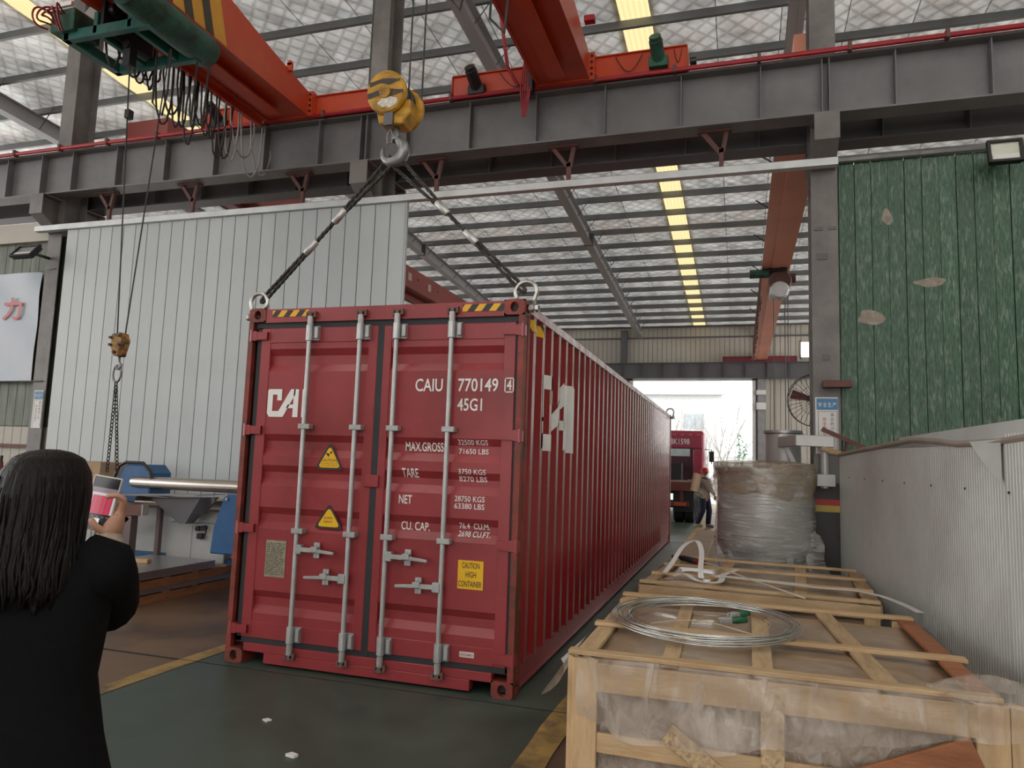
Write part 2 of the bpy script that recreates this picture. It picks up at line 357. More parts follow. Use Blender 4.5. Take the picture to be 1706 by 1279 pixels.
# columns with corbels
CX = [-14.85, -8.65, -2.5, 3.74, 9.95]
for x in CX:
    mb = MB(); zt = roof(4.4)-.2
    mb.box(x-.15, x+.15, 4.20, 4.216, 0, zt); mb.box(x-.15, x+.15, 4.634, 4.65, 0, zt); mb.box(x-.008, x+.008, 4.216, 4.634, 0, zt)
    c = struct(obj('column', mb, COLM))
    cb = MB()
    for s, ya, yb in ((-1, 4.20, 3.80), (1, 4.65, 5.05)):
        cb.prism([(ya, 5.38), (ya, 5.93), (yb, 5.93), (yb, 5.62)], 'yz', x-.010, x+.010)
        cb.box(x-.14, x+.14, min(ya, yb), max(ya, yb), 5.93, 5.95)
        cb.add([(x-.13, ya, 5.36), (x+.13, ya, 5.36), (x+.13, yb, 5.60), (x-.13, yb, 5.60), (x-.13, ya, 5.38), (x+.13, ya, 5.38), (x+.13, yb, 5.62), (x-.13, yb, 5.62)],
               [(0, 1, 2, 3), (4, 5, 6, 7), (0, 1, 5, 4), (2, 3, 7, 6), (0, 3, 7, 4), (1, 2, 6, 5)])
        cb.box(x-.14, x+.14, yb-.01 if s < 0 else yb, yb if s < 0 else yb+.01, 5.60, 5.93)
    obj('corbel', cb, COLM, c)
    if abs(x-3.74) < .1:
        obj('base_guard', MB().box(x-.165, x+.165, 4.17, 4.66, 0, 1.56), M('dark_base_paint', (.03, .028, .027), .5), c)
        lb = MB(); lb.box(x-.14, x+.14, 4.163, 4.169, 1.30, 1.37); obj('sticker', lb, M('red_sticker', (.42, .03, .02), .5), c)
        lb = MB(); lb.box(x-.14, x+.14, 4.163, 4.169, 1.225, 1.30); obj('sticker', lb, M('yellow_sticker_dull', (.5, .36, .07), .5), c)
        obj('rust_clamp', MB().box(x-.05, x+.26, 4.05, 4.20, 2.68, 2.76), RUST, c)
        obj('bolt_plate', MB().box(x-.09, x+.03, 4.188, 4.2, 4.25, 4.33).box(x-.04, x+.04, 4.188, 4.2, 3.02, 3.09).box(x-.12, x-.02, 4.188, 4.2, 4.62, 4.66).box(x+.04, x+.13, 4.188, 4.2, 4.62, 4.66), STEELD, c)

# crane runway beams on the corbels
SX = [-20.06+.96*k for k in range(11)]+[-9.51, -8.72, -8.03, -7.08, -6.09, -5.13, -4.21, -3.25, -2.55, -2.45, -1.81, -.84, .12, 1.06, 2.04, 3.0, 3.70, 3.78, 4.5, 5.48, 6.44, 7.4, 8.36, 9.3, 10.3, 11.3, 12.3]
stf = MB().box(-.006, .006, 3.87, 3.993, 5.972, 6.66).mesh('stiffener'); stf.materials.append(STEEL)
stb = MB().box(-.006, .006, 4.007, 4.13, 5.972, 6.66).mesh('stiffener'); stb.materials.append(STEEL)
for yc, m_ in ((4.0, STEEL), (4.85, STEELD)):
    b = struct(obj('crane_runway_beam', ibeam_x(MB(), XL, XR, yc, 5.95, 6.68, .30, .022), m_))
    for x in SX:
        if yc < 4.5: inst('stiffener', stf, b, (x, 0, 0))
        else: inst('stiffener', stb, b, (x, .85, 0)); inst('stiffener', stf, b, (x, .85, 0)) if x > -10 else None
    obj('rail', MB().box(XL, XR, yc-.03, yc+.03, 6.68, 6.76), RUST, b)
cr = thing('conductor_rail', 'long thin red conductor rail along the top edge of the grey runway beam', 'rail', (0, 3.79, 6.72))
obj('bar', MB().tube([(XL, 3.79, 6.70), (XR, 3.79, 6.70)], .032, 8), REDPIPE, cr)
ck = MB().box(-.02, .02, 3.75, 3.84, 6.66, 6.765).mesh('clamp'); ck.materials.append(RUST)
for k in range(24): inst('clamp', ck, cr, (-11.3+1.02*k, 0, 0))
struct(obj('far_runway_beam', ibeam_x(MB(), XL, XR, 31.3, 6.09, 6.87, .30, .03), STEELD))
ft = MB()
for k in range(40): ft.box(XL+k, XL+k+.012, 31.16, 31.29, 6.12, 6.84)
obj('stiffener', ft, STEELD, bpy.data.objects['far_runway_beam'])

# sliding door on its rail, left of the container
CLAD = M('pale_grey_cladding', (.475, .52, .53), .40, .0, var=.06, scale=.6, col2=(.42, .45, .45), c2scale=.5, c2amt=.4, objrand=.05, rvar=.08)
d1 = struct(obj('door_1', MB().box(-8.2, -1.84, 4.085, 4.10, .12, 5.34), CLAD))
pw = 6.36/26
pme2 = MB().box(.004, pw-.010, 4.055, 4.084, .10, 5.36).mesh('cladding_panel'); pme2.materials.append(CLAD)
for k in range(26): inst('cladding_panel', pme2, d1, (-8.2+k*pw, 0, 0))
obj('edge_trim', MB().box(-1.842, -1.82, 4.05, 4.105, .1, 5.36), CLAD, d1)
dr = thing('sliding_door_rail', 'white sliding door rail hung below the runway beam on rusty brackets', 'rail', (-2.5, 4.04, 5.36))
obj('rail_bar', MB().box(-8.9, 3.88, 4.0, 4.11, 5.365, 5.455), M('white_rail_paint', (.62, .65, .66), .4, .2), dr)
bk = MB(); bk.beam((-.22, 4.06, 5.95), (0, 4.06, 5.66), .05, .05).beam((.08, 4.06, 5.95), (.02, 4.06, 5.66), .05, .05).beam((0.01, 4.06, 5.72), (0.01, 4.06, 5.44), .055, .05).box(-.28, .14, 4.0, 4.12, 5.93, 5.95)
bkm = bk.mesh('rail_bracket'); bkm.materials.append(RUST)
for x in (-7.34, -5.64, -3.60, -1.39, .54, 2.52): inst('rail_bracket', bkm, dr, (x, 0, 0))

# green side walls of upright sheets
GREENW = M('green_wall_sheet', (.038, .105, .055), .34, .0, var=.45, scale=34, col2=(.15, .215, .165), c2scale=17, c2amt=.41, bump=.45, bscale=42, stretch=(1.6, 1, .30), objrand=.12, rvar=.1)
GREENL = M('faded_green_wall_sheet', (.085, .105, .07), .5, .0, var=.3, scale=6, col2=(.17, .19, .15), c2scale=2, c2amt=.42, stretch=(2, 1, .3), objrand=.15)
CREAM = M('cream_cladding', (.44, .41, .35), .5, 0, var=.08, scale=1, objrand=.06)
wr = struct(obj('wall_right', MB().box(3.9, XR, 4.36, 4.40, 0, 5.48), GREENW))
for k in range(50):
    x0 = 3.92+k*.183; me = MB().box(x0, x0+.171+.004*(k % 3), 4.328, 4.36, 0, 5.50)
    obj('wall_sheet', me, GREENW, wr)
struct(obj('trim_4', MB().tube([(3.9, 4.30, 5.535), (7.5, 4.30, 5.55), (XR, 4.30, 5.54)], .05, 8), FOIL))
PATCH = M('bare_patch', (.30, .26, .21), .6, 0, var=.3, scale=12)
for (x, z, w_, h_) in ((4.45, 4.78, .11, .2), (4.9, 3.95, .33, .10), (4.25, 3.55, .28, .2)):
    mb = MB(); n = 28; rr = random.Random(int(x*100)); p_ = rr.uniform(0, 6); pts = [(x+w_/2*math.cos(2*PI*i/n)*(1+.18*math.sin(3*2*PI*i/n+p_)), z+h_/2*math.sin(2*PI*i/n)*(1+.18*math.sin(2*2*PI*i/n+p_))) for i in range(n)]
    mb.prism(pts, 'xz', 4.324, 4.3275); obj('worn_patch', mb, PATCH, wr)
wl = struct(obj('wall_left', MB().box(XL, -8.3, 4.36, 4.40, 0, 5.36), GREENL))
for k in range(26):
    x1 = -8.32-k*.2
    obj('wall_sheet', MB().box(x1-.19, x1, 4.33, 4.36, 2.02, 5.36), GREENL, wl); obj('wall_sheet', MB().box(x1-.19, x1, 4.33, 4.36, 0, 2.0), CREAM, wl)
obj('rail_band', MB().box(-14, -8.82, 4.27, 4.33, 1.64, 1.70), RUST, wl)
obj('fascia', MB().box(XL, -8.8, 4.25, 4.35, 5.28, 5.62), CREAM, wl)

# far wall with the big open doorway
FARW = M('far_cream_cladding', (.50, .47, .40), .5, 0, var=.05, scale=1)
FARG = M('far_cladding_groove', (.25, .235, .20), .6)
wf = MB(); wg = MB()
def ribs(xa, xb, z0, z1, y=31.75):
    wg.box(xa, xb, y+.02, y+.05, z0, z1); n = max(1, round((xb-xa)/.235)); s = (xb-xa)/n
    for i in range(n): wf.box(xa+i*s+.012, xa+(i+1)*s-.012, y, y+.022, z0, z1)
ribs(XL, -2.6, 0, 6.3); ribs(3.45, XR, 0, 6.3); ribs(XL, 5.55, 6.3, 8.86); ribs(5.9, XR, 6.3, 8.86); ribs(5.55, 5.9, 6.3, 7.15); ribs(5.55, 5.9, 7.9, 8.86)
fw = struct(obj('wall_far', wf, FARW)); obj('groove_backing', wg, FARG, fw)
struct(obj('trim_5', MB().box(XL, XR, 31.6, 31.75, 8.18, 8.24).box(XL, XR, 31.55, 31.75, 8.74, 8.80), STEELD))
for x in (-8.9, -2.9, 3.72, 9.9): struct(obj('far_column', MB().box(x-.15, x+.15, 31.45, 31.7, 0, 8.6), STEELD if x < 0 else M('far_column_grey', (.3, .3, .32), .5)))
struct(obj('door_2', MB().box(3.32, 3.47, 31.5, 31.85, 0, 6.1).box(-2.6, -2.42, 31.5, 31.85, 0, 6.1).box(-2.6, 3.47, 31.5, 31.85, 6.02, 6.12), M('white_door_frame', (.62, .62, .62), .5)))
struct(obj('window_1', MB().box(5.5, 5.55, 31.7, 31.82, 7.1, 7.95).box(5.9, 5.95, 31.7, 31.82, 7.1, 7.95).box(5.5, 5.95, 31.7, 31.82, 7.1, 7.15).box(5.5, 5.95, 31.7, 31.82, 7.9, 7.95), CREAM))
obj('pane', MB().box(5.55, 5.9, 31.77, 31.775, 7.15, 7.9), film_mat('window_glass', (.8, .85, .88), .15, .05, bump=.02), bpy.data.objects['window_1'])
for z, h in ((5.42, .22), (4.76, .34)):
    t = thing('wall_box_light', ('small upper' if z > 5 else 'larger lower')+' white box light on the far grey column beside the doorway', 'light', (3.72, 31.4, z))
    obj('housing', MB().box(3.5, 3.94, 31.34, 31.45, z-h/2, z+h/2), M('white_housing', (.75, .76, .74), .4), t, bevel=.01); obj('cover', MB().box(3.53, 3.91, 31.325, 31.34, z-h/2+.03, z+h/2-.03), WHT, t)
# unseen pale sheet walls, added to hold back light from right and rear
struct(obj('wall_side_right', MB().box(XR, XR+.1, YN, 15, 0, 9.7).box(XR, XR+.1, 15, YF, 0, 2.6), CREAM))
struct(obj('wall_back', MB().box(XL, -3.5, YN, YN+.1, 0, 9.0).box(8.5, XR, YN, YN+.1, 0, 9.0).box(-3.5, 8.5, YN, YN+.1, 6.0, 9.0), CREAM))

# ------------------------------------------------------------------ outside, seen through the far doorway
struct(obj('ground', MB().box(-60, 60, YF, 140, -.25, -.02), M('pale_concrete_yard', (.36, .37, .36), .7, 0, var=.1)))
bl = thing('far_building', 'pale flat-roofed building across the yard beyond the far doorway', 'building', (-6, 62, 0))
PALE = M('pale_building_wall', (.62, .63, .63), .7, 0, var=.05); obj('wall', MB().box(-22, 1.2, 62, 74, 0, 8.3), PALE, bl); obj('upper_wall', MB().box(-22, 1.2, 61.9, 62, 9.1, 12), PALE, bl)
obj('ledge', MB().box(-22.2, 1.4, 61.3, 62.1, 8.3, 9.1), M('grey_ledge', (.56, .57, .59), .7), bl); obj('roof_slab', MB().box(-22.2, 1.3, 61.9, 74.1, 12, 12.3), PALE, bl)
wp = MB().box(-.9, .9, 61.97, 62.02, 0, 1.4).mesh('window_pane'); wp.materials.append(M('building_glass', (.36, .40, .43), .2))
for k in range(5):
    for zz in (1.6, 5.2): inst('window_pane', wp, bl, (-14+3.2*k, 0, zz))
struct(obj('exterior_wall', MB().box(-20, 30, 57, 57.3, 0, 2.7).box(-20, 30, 56.9, 57.4, 2.7, 2.85), M('pale_yard_wall', (.60, .60, .60), .7, var=.05)))
BARK = M('pale_grey_bark', (.30, .28, .26), .8, 0, var=.2)
def bare_tree(x, y, h, seed, label):
    rr = random.Random(seed); t = thing('bare_tree', label, 'tree', (x, y, 0), 'bare trees beyond the far doorway')
    tr = MB(); tw = MB()
    def grow(mb, p, d, L, r, lev):
        pts = [p]; q = p.copy(); dd = d.copy()
        for i in range(3):
            dd = (dd+V(rr.uniform(-.12, .12), rr.uniform(-.12, .12), rr.uniform(-.02, .10))).normalized(); q = q+dd*L/3; pts.append(q.copy())
        mb.tube(pts, [r, r*.85, r*.7, r*.5], 5)
        if lev < 4:
            for k in range(3 if lev < 3 else 2):
                a = rr.uniform(0, 2*PI); s = rr.uniform(.25, .55); nd = (dd+V(math.cos(a)*s, math.sin(a)*s, .25)).normalized()
                grow(tw, pts[rr.choice((2, 3))], nd, L*rr.uniform(.6, .85), r*.5, lev+1)
    for k in range(3):
        a = 2*PI*k/3+rr.uniform(0, 1); grow(tr, V(x, y, 0), V(math.cos(a)*.28, math.sin(a)*.28, 1).normalized(), h*.36, .085, 1)
    obj('trunk', tr, BARK, t); obj('twigs', tw, BARK, t)
bare_tree(1.9, 46, 7.5, 3, 'bare forked tree nearest the right jamb of the far doorway'); bare_tree(-1.6, 48, 7.2, 5, 'bare slender tree above the red truck cab'); bare_tree(.6, 52, 6.5, 8, 'bare tree between the two taller bare trees in the yard')
SHR = M('yard_shrub_green', (.10, .21, .13), .7, 0, var=.3, scale=8)
def shrub(x, y, h, r, seed, label):
    rr = random.Random(seed); mb = MB()
    for i in range(160):
        a = rr.uniform(0, 2*PI); q = rr.random()**.5*r; z = rr.uniform(.02, 1)*h; q *= (1-.8*z/h)
        c = V(x+math.cos(a)*q, y+math.sin(a)*q, z); e = V(rr.uniform(-1, 1), rr.uniform(-1, 1), rr.uniform(.2, 1)).normalized()*rr.uniform(.2, .35); s = e.cross(V(rr.uniform(-1, 1), rr.uniform(-1, 1), .3)).normalized()*.06
        mb.add([c-s, c+s, c+e], [(0, 1, 2)])
    t = thing('yard_shrub', label, 'shrub', (x, y, 0)); stuff(obj('foliage', mb, SHR, t)); obj('stem', MB().cyl((x, y, 0), (x, y, h*.6), .03, 6), BARK, t)
shrub(2.9, 42, 3.8, 1.0, 11, 'pointed green shrub at the right side of the far doorway'); shrub(0.2, 43, 2.6, 1.0, 12, 'low pale green shrub left of the pointed shrub outside')

# ------------------------------------------------------------------ the shipping container
CT = thing('shipping_container', 'dark red forty foot shipping container with white lettering and four grey locking bars', 'container', (0, 6.1, 0))
HW, LEN, HT = 1.219, 12.192, 2.896
def holed(mb, O, U, Vv, Nn, w, h, hw, hh, depth):
    """rectangle w x h with an oval hole; O is the middle, U/V in-plane axes, N outward; the hole gets a tunnel inwards"""
    n = 20; O, U, Vv, Nn = map(Vector, (O, U, Vv, Nn)); outer = []; inner = []; deep = []
    for k in range(n):
        a = 2*PI*k/n+PI/4; c, s = math.cos(a), math.sin(a); q = max(abs(c)/(w/2), abs(s)/(h/2))
        outer.append(O+U*(c/q)+Vv*(s/q)); e = O+U*(c*hw/2)+Vv*(s*hh/2); inner.append(e); deep.append(e-Nn*depth)
    b = [tuple(p) for p in outer+inner+deep]; fs = []
    for k in range(n):
        l = (k+1) % n; fs += [(k, l, n+l, n+k), (n+k, n+l, 2*n+l, 2*n+k)]
    mb.add(b, fs)
for ix in (-1, 1):
    for iy in (0, 1):
        for iz in (0, 1):
            mb = MB(); x0 = ix*HW; y0 = iy*LEN; z0 = iz*HT-(iz*2-1)*0
            sx, sy, sz = .162, .178, .118; cx_ = x0-ix*sx/2; cy_ = y0+(1-2*iy)*sy/2; cz = z0+(1-2*iz)*sz/2
            yo = -1 if iy == 0 else 1; zo = -1 if iz == 0 else 1
            holed(mb, (cx_, y0, cz), (1, 0, 0), (0, 0, 1), (0, yo, 0), sx, sz, .066, .078, .05)
            holed(mb, (x0, cy_, cz), (0, 1, 0), (0, 0, 1), (ix, 0, 0), sy, sz, .08, .066, .05)
            holed(mb, (cx_, cy_, z0), (1, 0, 0), (0, 1, 0), (0, 0, zo), sx, sy, .064, .12, .028)
            a, b_ = cx_-sx/2, cx_+sx/2; c, d = cy_-sy/2, cy_+sy/2; e, f = cz-sz/2, cz+sz/2
            xi = a if ix > 0 else b_; yi = d if iy == 0 else c; zi = e if iz else f
            mb.add([(xi, c, e), (xi, d, e), (xi, d, f), (xi, c, f)], [(0, 1, 2, 3)]); mb.add([(a, yi, e), (b_, yi, e), (b_, yi, f), (a, yi, f)], [(0, 1, 2, 3)]); mb.add([(a, c, zi), (b_, c, zi), (b_, d, zi), (a, d, zi)], [(0, 1, 2, 3)])
            cc = obj('corner_casting', mb, REDRUST, CT)
            obj('casting_hollow', MB().box(cx_-sx/2+.051, cx_+sx/2-.051, cy_-sy/2+.051, cy_+sy/2-.051, cz-sz/2+.03, cz+sz/2-.03), BLACK, cc)
for ix in (-1, 1):
    mb = MB(); x = ix*HW
    mb.prism([(x, .004), (x-ix*.045, .004), (x-ix*.045, .05), (x-ix*.012, .05), (x-ix*.012, .11), (x-ix*.03, .11), (x-ix*.03, .16), (x, .16), (x, .115), (x+ix*-.006, .10), (x-ix*.006, .06), (x, .05)], 'xy', .118, HT-.118)
    obj('corner_post', mb, REDRUST, CT)
    mb = MB().box(min(x, x-ix*.09), max(x, x-ix*.09), LEN-.1, LEN-.005, .118, HT-.118); obj('corner_post', mb, RED, CT)
    obj('top_rail', MB().box(min(x-ix*.006, x-ix*.066), max(x-ix*.006, x-ix*.066), .178, LEN-.178, HT-.075, HT-.008), M('worn_glare_red_rail', (.34, .07, .08), .33, 0, var=.25, scale=5, col2=(.60, .50, .50), c2scale=2.5, c2amt=.58), CT)  # pale pink blotches paint in the top rail's glare, besides its wear
    obj('bottom_rail', MB().box(min(x-ix*.02, x-ix*.07), max(x-ix*.02, x-ix*.07), .178, LEN-.178, .03, .19).box(min(x-ix*.004, x-ix*.07), max(x-ix*.004, x-ix*.07), .178, LEN-.178, .03, .045), RED, CT)
PITCH = .278; Y0C = .165
def sidex(y):
    """outer surface of the corrugated side at y: how far it lies inside the frame"""
    t = (y-Y0C) % PITCH
    if t < .070: return .036
    if t < .138: return .036*(1-(t-.070)/.068)
    if t < .210: return 0.
    return .036*(t-.210)/.068
for ix in (-1, 1):
    ys = []; k = 0
    while Y0C+PITCH*k < LEN-.1:
        for dt in (0, .070, .138, .210): ys.append(Y0C+PITCH*k+dt)
        k += 1
    ys = [y for y in ys if y < LEN-.1]+[LEN-.1]
    vs = []; fs = []
    for i, y in enumerate(ys):
        x = ix*(HW-.010-sidex(y+1e-6)); vs += [(x, y, .18), (x, y, HT-.07)]
        if i: fs.append((2*i-2, 2*i, 2*i+1, 2*i-1))
    sp = obj('side_panel', MB().add(vs, fs), REDSIDE, CT)
    if ix == 1: SIDE = sp
rp = MB()
for k in range(58):
    y = .2+k*.205; rp.box(-1.17, 1.17, y, y+.12, HT-.03, HT-.012)
rp.box(-1.17, 1.17, .15, LEN-.1, HT-.045, HT-.03); obj('roof_panel', rp, RED, CT)
ep = MB()
for k in range(9): ep.box(-1.14+k*.255, -1.14+k*.255+.13, LEN-.06, LEN-.02, .12, HT-.1)
ep.box(-1.15, 1.15, LEN-.09, LEN-.06, .1, HT-.08); obj('end_wall', ep, RED, CT)
obj('floor_deck', MB().box(-1.17, 1.17, .1, LEN-.1, .15, .18), RUST, CT)
hd = MB().box(-1.057, 1.057, .006, .09, HT-.125, HT-.010); obj('header', hd, RED, CT)
sl = MB().box(-1.057, 1.057, .008, .09, .10, .165).box(-.86, .89, .006, .09, .022, .10); obj('sill', sl, RED, CT, bevel=.004)
# doors: pressed panels with horizontal corrugations
BANDS = [(2.55, 2.36), (1.84, 1.66), (1.585, 1.42), (1.245, 1.07), (.58, .40)]
def doory(z):
    for a, b in BANDS:
        if b-.0 <= z <= a:
            if z > a-.055: return .034*(a-z)/.055
            if z < b+.06: return .034*(z-b)/.06
            return .034
    return 0.
DY = .022
def door(x0, x1, px0, px1):
    zs = [.205]+sorted([v for a, b in BANDS for v in (a, a-.055, b+.06, b)])+[2.725]
    mb = MB(); vs = []; fs = []
    for i, z in enumerate(zs):
        d = DY+.006+doory(z); vs += [(px0, d, z), (px1, d, z)]
        if i: fs.append((2*i-2, 2*i-1, 2*i+1, 2*i))
    mb.add(vs, fs)
    mb.box(x0, px0+.004, DY, .10, .205, 2.725); mb.box(px1-.004, x1, DY, .10, .205, 2.725)
    mb.box(px0, px1, DY, .10, 2.60, 2.725); mb.box(px0, px1, DY, .10, .205, .33); mb.box(px0, px1, .075, .10, .205, 2.725)
    return obj('door', mb, RED, CT, bevel=.004)
DL = door(-1.098, -.004, -1.01, -.08); DR = door(.050, 1.152, .115, 1.065)
dsurf = lambda x, z: DY-.004+min(.006+doory(z), .1)
flat = DY-.003
gk = MB().box(-1.16, 1.17, .030, .05, 2.722, 2.772); gk.box(-.006, .052, .026, .05, .17, 2.73); gk.box(-1.14, -1.096, .030, .05, .17, 2.73); gk.box(1.150, 1.178, .030, .05, .17, 2.73); gk.box(-1.14, 1.178, .030, .05, .163, .207)
obj('door_gasket', gk, BLK, CT)
hg = MB().box(0, .125, -.004, .03, -.033, .033).box(.10, .165, -.006, .06, -.04, .04).tube([(.155, .0, -.05), (.155, .0, .05)], .013, 8).box(.0, .05, -.006, .02, -.028, .028)
hm = hg.mesh('hinge'); hm.materials.append(RED)
for z in (2.66, 1.87, 1.07, .27):
    inst('hinge', hm, DR, (1.058, 0, z)); inst('hinge', hm, DL, (-1.028, 0, z), None, (-1, 1, 1))
# locking bars
def bar(x, hside, hz, nm):
    x += .010
    b = obj('locking_bar', MB().tube([(x, -.022, .13), (x, -.022, 2.79)], .0185, 12), GALV, CT, auto=40)
    for z0, z1 in ((2.605, 2.735), (.205, .335)):
        g = MB().tube([(x, -.022, z0), (x, -.022, z1)], .031, 12); g.box(x-.036, x+.075, -.002, .03, z0+.005, z1-.005); g.box(x+.045, x+.078, -.03, .0, z0+.02, z1-.015)
        zc = 2.77 if z0 > 1 else .16; g.tube([(x, -.022, zc-.04), (x, -.022, zc+.04)], .024, 10)
        obj('bearing_bracket', g, GALV, b, bevel=.003)
    KM = bpy.data.materials.get('rusty_keeper') or M('rusty_keeper', (.16, .085, .07), .6, .3, var=.3, scale=20)
    for z in (2.82, .105):
        kc = MB(); kc.box(x-.03, x+.03, -.035, .01, z-.022, z-.010); kc.box(x-.03, x+.03, -.035, .01, z+.012, z+.024); kc.box(x-.016, x+.016, -.038, .0, z-.025, z+.02); kc.box(x-.042, x-.029, -.03, .01, z-.03, z+.03); kc.box(x+.029, x+.046, -.03, .01, z-.02, z+.03)
        obj('cam_keeper', kc, KM, b)
    for z in (1.905, 1.075): obj('guide_bracket', MB().box(x-.042, x+.062, -.046, .022, z-.021, z+.021), GALV, b, bevel=.004)
    s = hside; h = MB()
    h.box(x, x+s*.062, -.05, -.0, hz-.036, hz+.036) if s > 0 else h.box(x+s*.062, x, -.05, -.0, hz-.036, hz+.036)
    h.beam((x+s*.05, -.04, hz), (x+s*.20, -.05, hz), .022, .036); h.beam((x+s*.18, -.05, hz), (x+s*.36, -.052, hz-.012), .018, .03, h1=.022)
    obj('handle', h, GALV, b, bevel=.004)
    r = MB(); r.tube([(x+s*.185, -.012, hz-.06), (x+s*.185, -.012, hz+.06)], .028, 12, squash=.5); r.box(x+s*.185-.03, x+s*.185+.03, -.066, -.028, hz-.012, hz+.030); r.tube([(x+s*.185, -.03, hz+.042), (x+s*.185, -.018, hz+.042)], .011, 8); r.tube([(x+s*.185, -.03, hz-.042), (x+s*.185, -.018, hz-.042)], .011, 8)
    obj('handle_hub', r, GALV, b, bevel=.003)
for nm, (x, s, hz) in enumerate(((-.615, 1, .935), (-.150, -1, .737), (.172, 1, .935), (.638, -1, .737))): bar(x, s, hz, nm)
obj('overlap_lug', MB().box(-.045, .075, .0, .03, 1.445, 1.54), RED, CT, bevel=.004)
# lettering on the doors
def word(s, x0, x1, z0, z1, door_=DR, f=dsurf, mat=WHT, shear=0, off=.012, nm='lettering'): return obj(nm, text_mb(s, x0-.012, x1-.012, z0, z1, f, shear=shear, off=off, cuts=[v for a, b in BANDS for v in (a, a-.055, b+.06, b)] if f is dsurf else None), mat, door_)
FL = flat
word('CAIU', .355, .585, 2.197, 2.297); word('770149', .712, 1.035, 2.197, 2.298); word('4', 1.105, 1.143, 2.207, 2.288, f=flat-.001); word('45G1', .712, .912, 2.05, 2.145)
fr = MB(); a0, a1, b0, b1, t = 1.075, 1.148, 2.190, 2.302, .008; fy = flat
for q in ((a0, a1, b1-t, b1), (a0, a1, b0, b0+t), (a0, a0+t, b0, b1), (a1-t, a1, b0, b1)): fr.add([(q[0], fy, q[2]), (q[1], fy, q[2]), (q[1], fy, q[3]), (q[0], fy, q[3])], [(0, 1, 2, 3)])
obj('check_digit_frame', fr, WHT, DR)
word('MAX.GROSS', .283, .603, 1.735, 1.805); word('32500 KGS', .724, .965, 1.792, 1.832, off=.008); word('71650 LBS', .728, .967, 1.725, 1.765, off=.008)
word('TARE', .272, .412, 1.532, 1.602); word('3750 KGS', .742, .962, 1.572, 1.612, off=.008); word('8270 LBS', .742, .966, 1.518, 1.557, off=.008)
word('NET', .262, .372, 1.332, 1.398); word('28750 KGS', .722, .962, 1.370, 1.412, off=.008); word('63380 LBS', .722, .962, 1.316, 1.357, off=.008)
word('CU. CAP.', .278, .516, 1.132, 1.198); word('76.4  CU.M.', .758, 1.0, 1.168, 1.212, off=.008); word('2698 CU.FT.', .752, 1.006, 1.110, 1.152, shear=.15, off=.008)
# the white three letter mark
CP = [[(-.985, 2.212), (-.862, 2.212), (-.862, 2.112), (-.906, 2.112), (-.906, 2.163), (-.938, 2.163), (-.952, 2.148), (-.952, 2.026), (-.894, 2.026), (-.765, 2.212), (-.706, 2.212), (-.706, 1.982), (-.757, 1.982), (-.757, 2.058), (-.806, 2.058), (-.838, 1.982), (-.975, 1.982), (-1.0, 2.012), (-1.0, 2.19)]]
# C and A as one joined mark, with the hole of the A; the I partly behind the first bar
lg = MB()
def poly(mb, pts, f=dsurf): mb.add([(x, f(x, z), z) for x, z in pts], [tuple(range(len(pts)))])
poly(lg, [(-.988, 2.212), (-.862, 2.212), (-.862, 2.166), (-.948, 2.166), (-.948, 2.03), (-.998, 2.012), (-.998, 2.198)])
poly(lg, [(-.906, 2.166), (-.862, 2.166), (-.862, 2.118), (-.906, 2.118)])
poly(lg, [(-.998, 2.012), (-.948, 2.03), (-.888, 2.03), (-.842, 1.982), (-.976, 1.982)])
poly(lg, [(-.888, 2.03), (-.778, 2.212), (-.735, 2.212), (-.735, 2.17), (-.842, 1.982)])
poly(lg, [(-.748, 2.212), (-.702, 2.212), (-.702, 1.982), (-.752, 1.982)])
poly(lg, [(-.80, 2.085), (-.75, 2.085), (-.75, 2.055), (-.817, 2.055)])
poly(lg, [(-.668, 2.212), (-.622, 2.212), (-.622, 1.982), (-.668, 1.982)])
obj('white_mark', lg, WHT, DL)
# stickers
def tri(cx, zb, zt, hw, mb, y, r=.02):
    P = [(cx-hw, zb), (cx+hw, zb), (cx, zt)]; out = []
    for i in range(3):
        p, a, b = V(*P[i]), V(*P[i-1]), V(*P[(i+1) % 3]); da = (a-p).normalized(); db = (b-p).normalized()
        for t in (0, .25, .5, .75, 1): q = p+da*r*2*(1-t)**2+db*r*2*t**2; out.append((q.x, q.y))
    mb.add([(x, y if not callable(y) else y(x, z), z) for x, z in out], [tuple(range(len(out)))])
fl2 = lambda d: (lambda x, z: DY+.006-.0035-d)
for (cx, zb, zt) in ((-.377, 1.565, 1.79), (-.352, 1.10, 1.305)):
    m1 = MB(); tri(cx, zb, zt, .132, m1, fl2(.001)); obj('warning_triangle_border', m1, INK, DL); m2 = MB(); tri(cx, zb+.017, zt-.032, .105, m2, fl2(.002)); obj('warning_triangle', m2, YEL, DL)
word('CAUTION!', -.440, -.292, 1.630, 1.652, DL, fl2(.003), INK, off=.005); word('LIGHT FREIGHT FALL OUT', -.452, -.280, 1.611, 1.620, DL, fl2(.003), INK, off=0); word('STAY CLEAR BELOW', -.44, -.29, 1.595, 1.604, DL, fl2(.003), INK, off=0)
mp_ = MB(); mp_.add([(x, fl2(.003)(0, 0), z) for x, z in ((-.417, 1.70), (-.377, 1.693), (-.387, 1.665))], [(0, 1, 2)]); mp_.add([(x, fl2(.003)(0, 0), z) for x, z in ((-.378, 1.70), (-.364, 1.715), (-.352, 1.705), (-.368, 1.69))], [(0, 1, 2, 3)]); obj('pictogram', mp_, INK, DL)
word('SUPER', -.383, -.303, 1.178, 1.195, DL, fl2(.003), INK, off=.004); word('HEAVY', -.383, -.303, 1.148, 1.165, DL, fl2(.003), INK, off=.004)
def sheet(nm, x0, x1, z0, z1, mat, dr_, d): return obj(nm, MB().box(x0-.012, x1-.012, DY+.006-.004-d, DY+.006-d, z0, z1), mat, dr_)
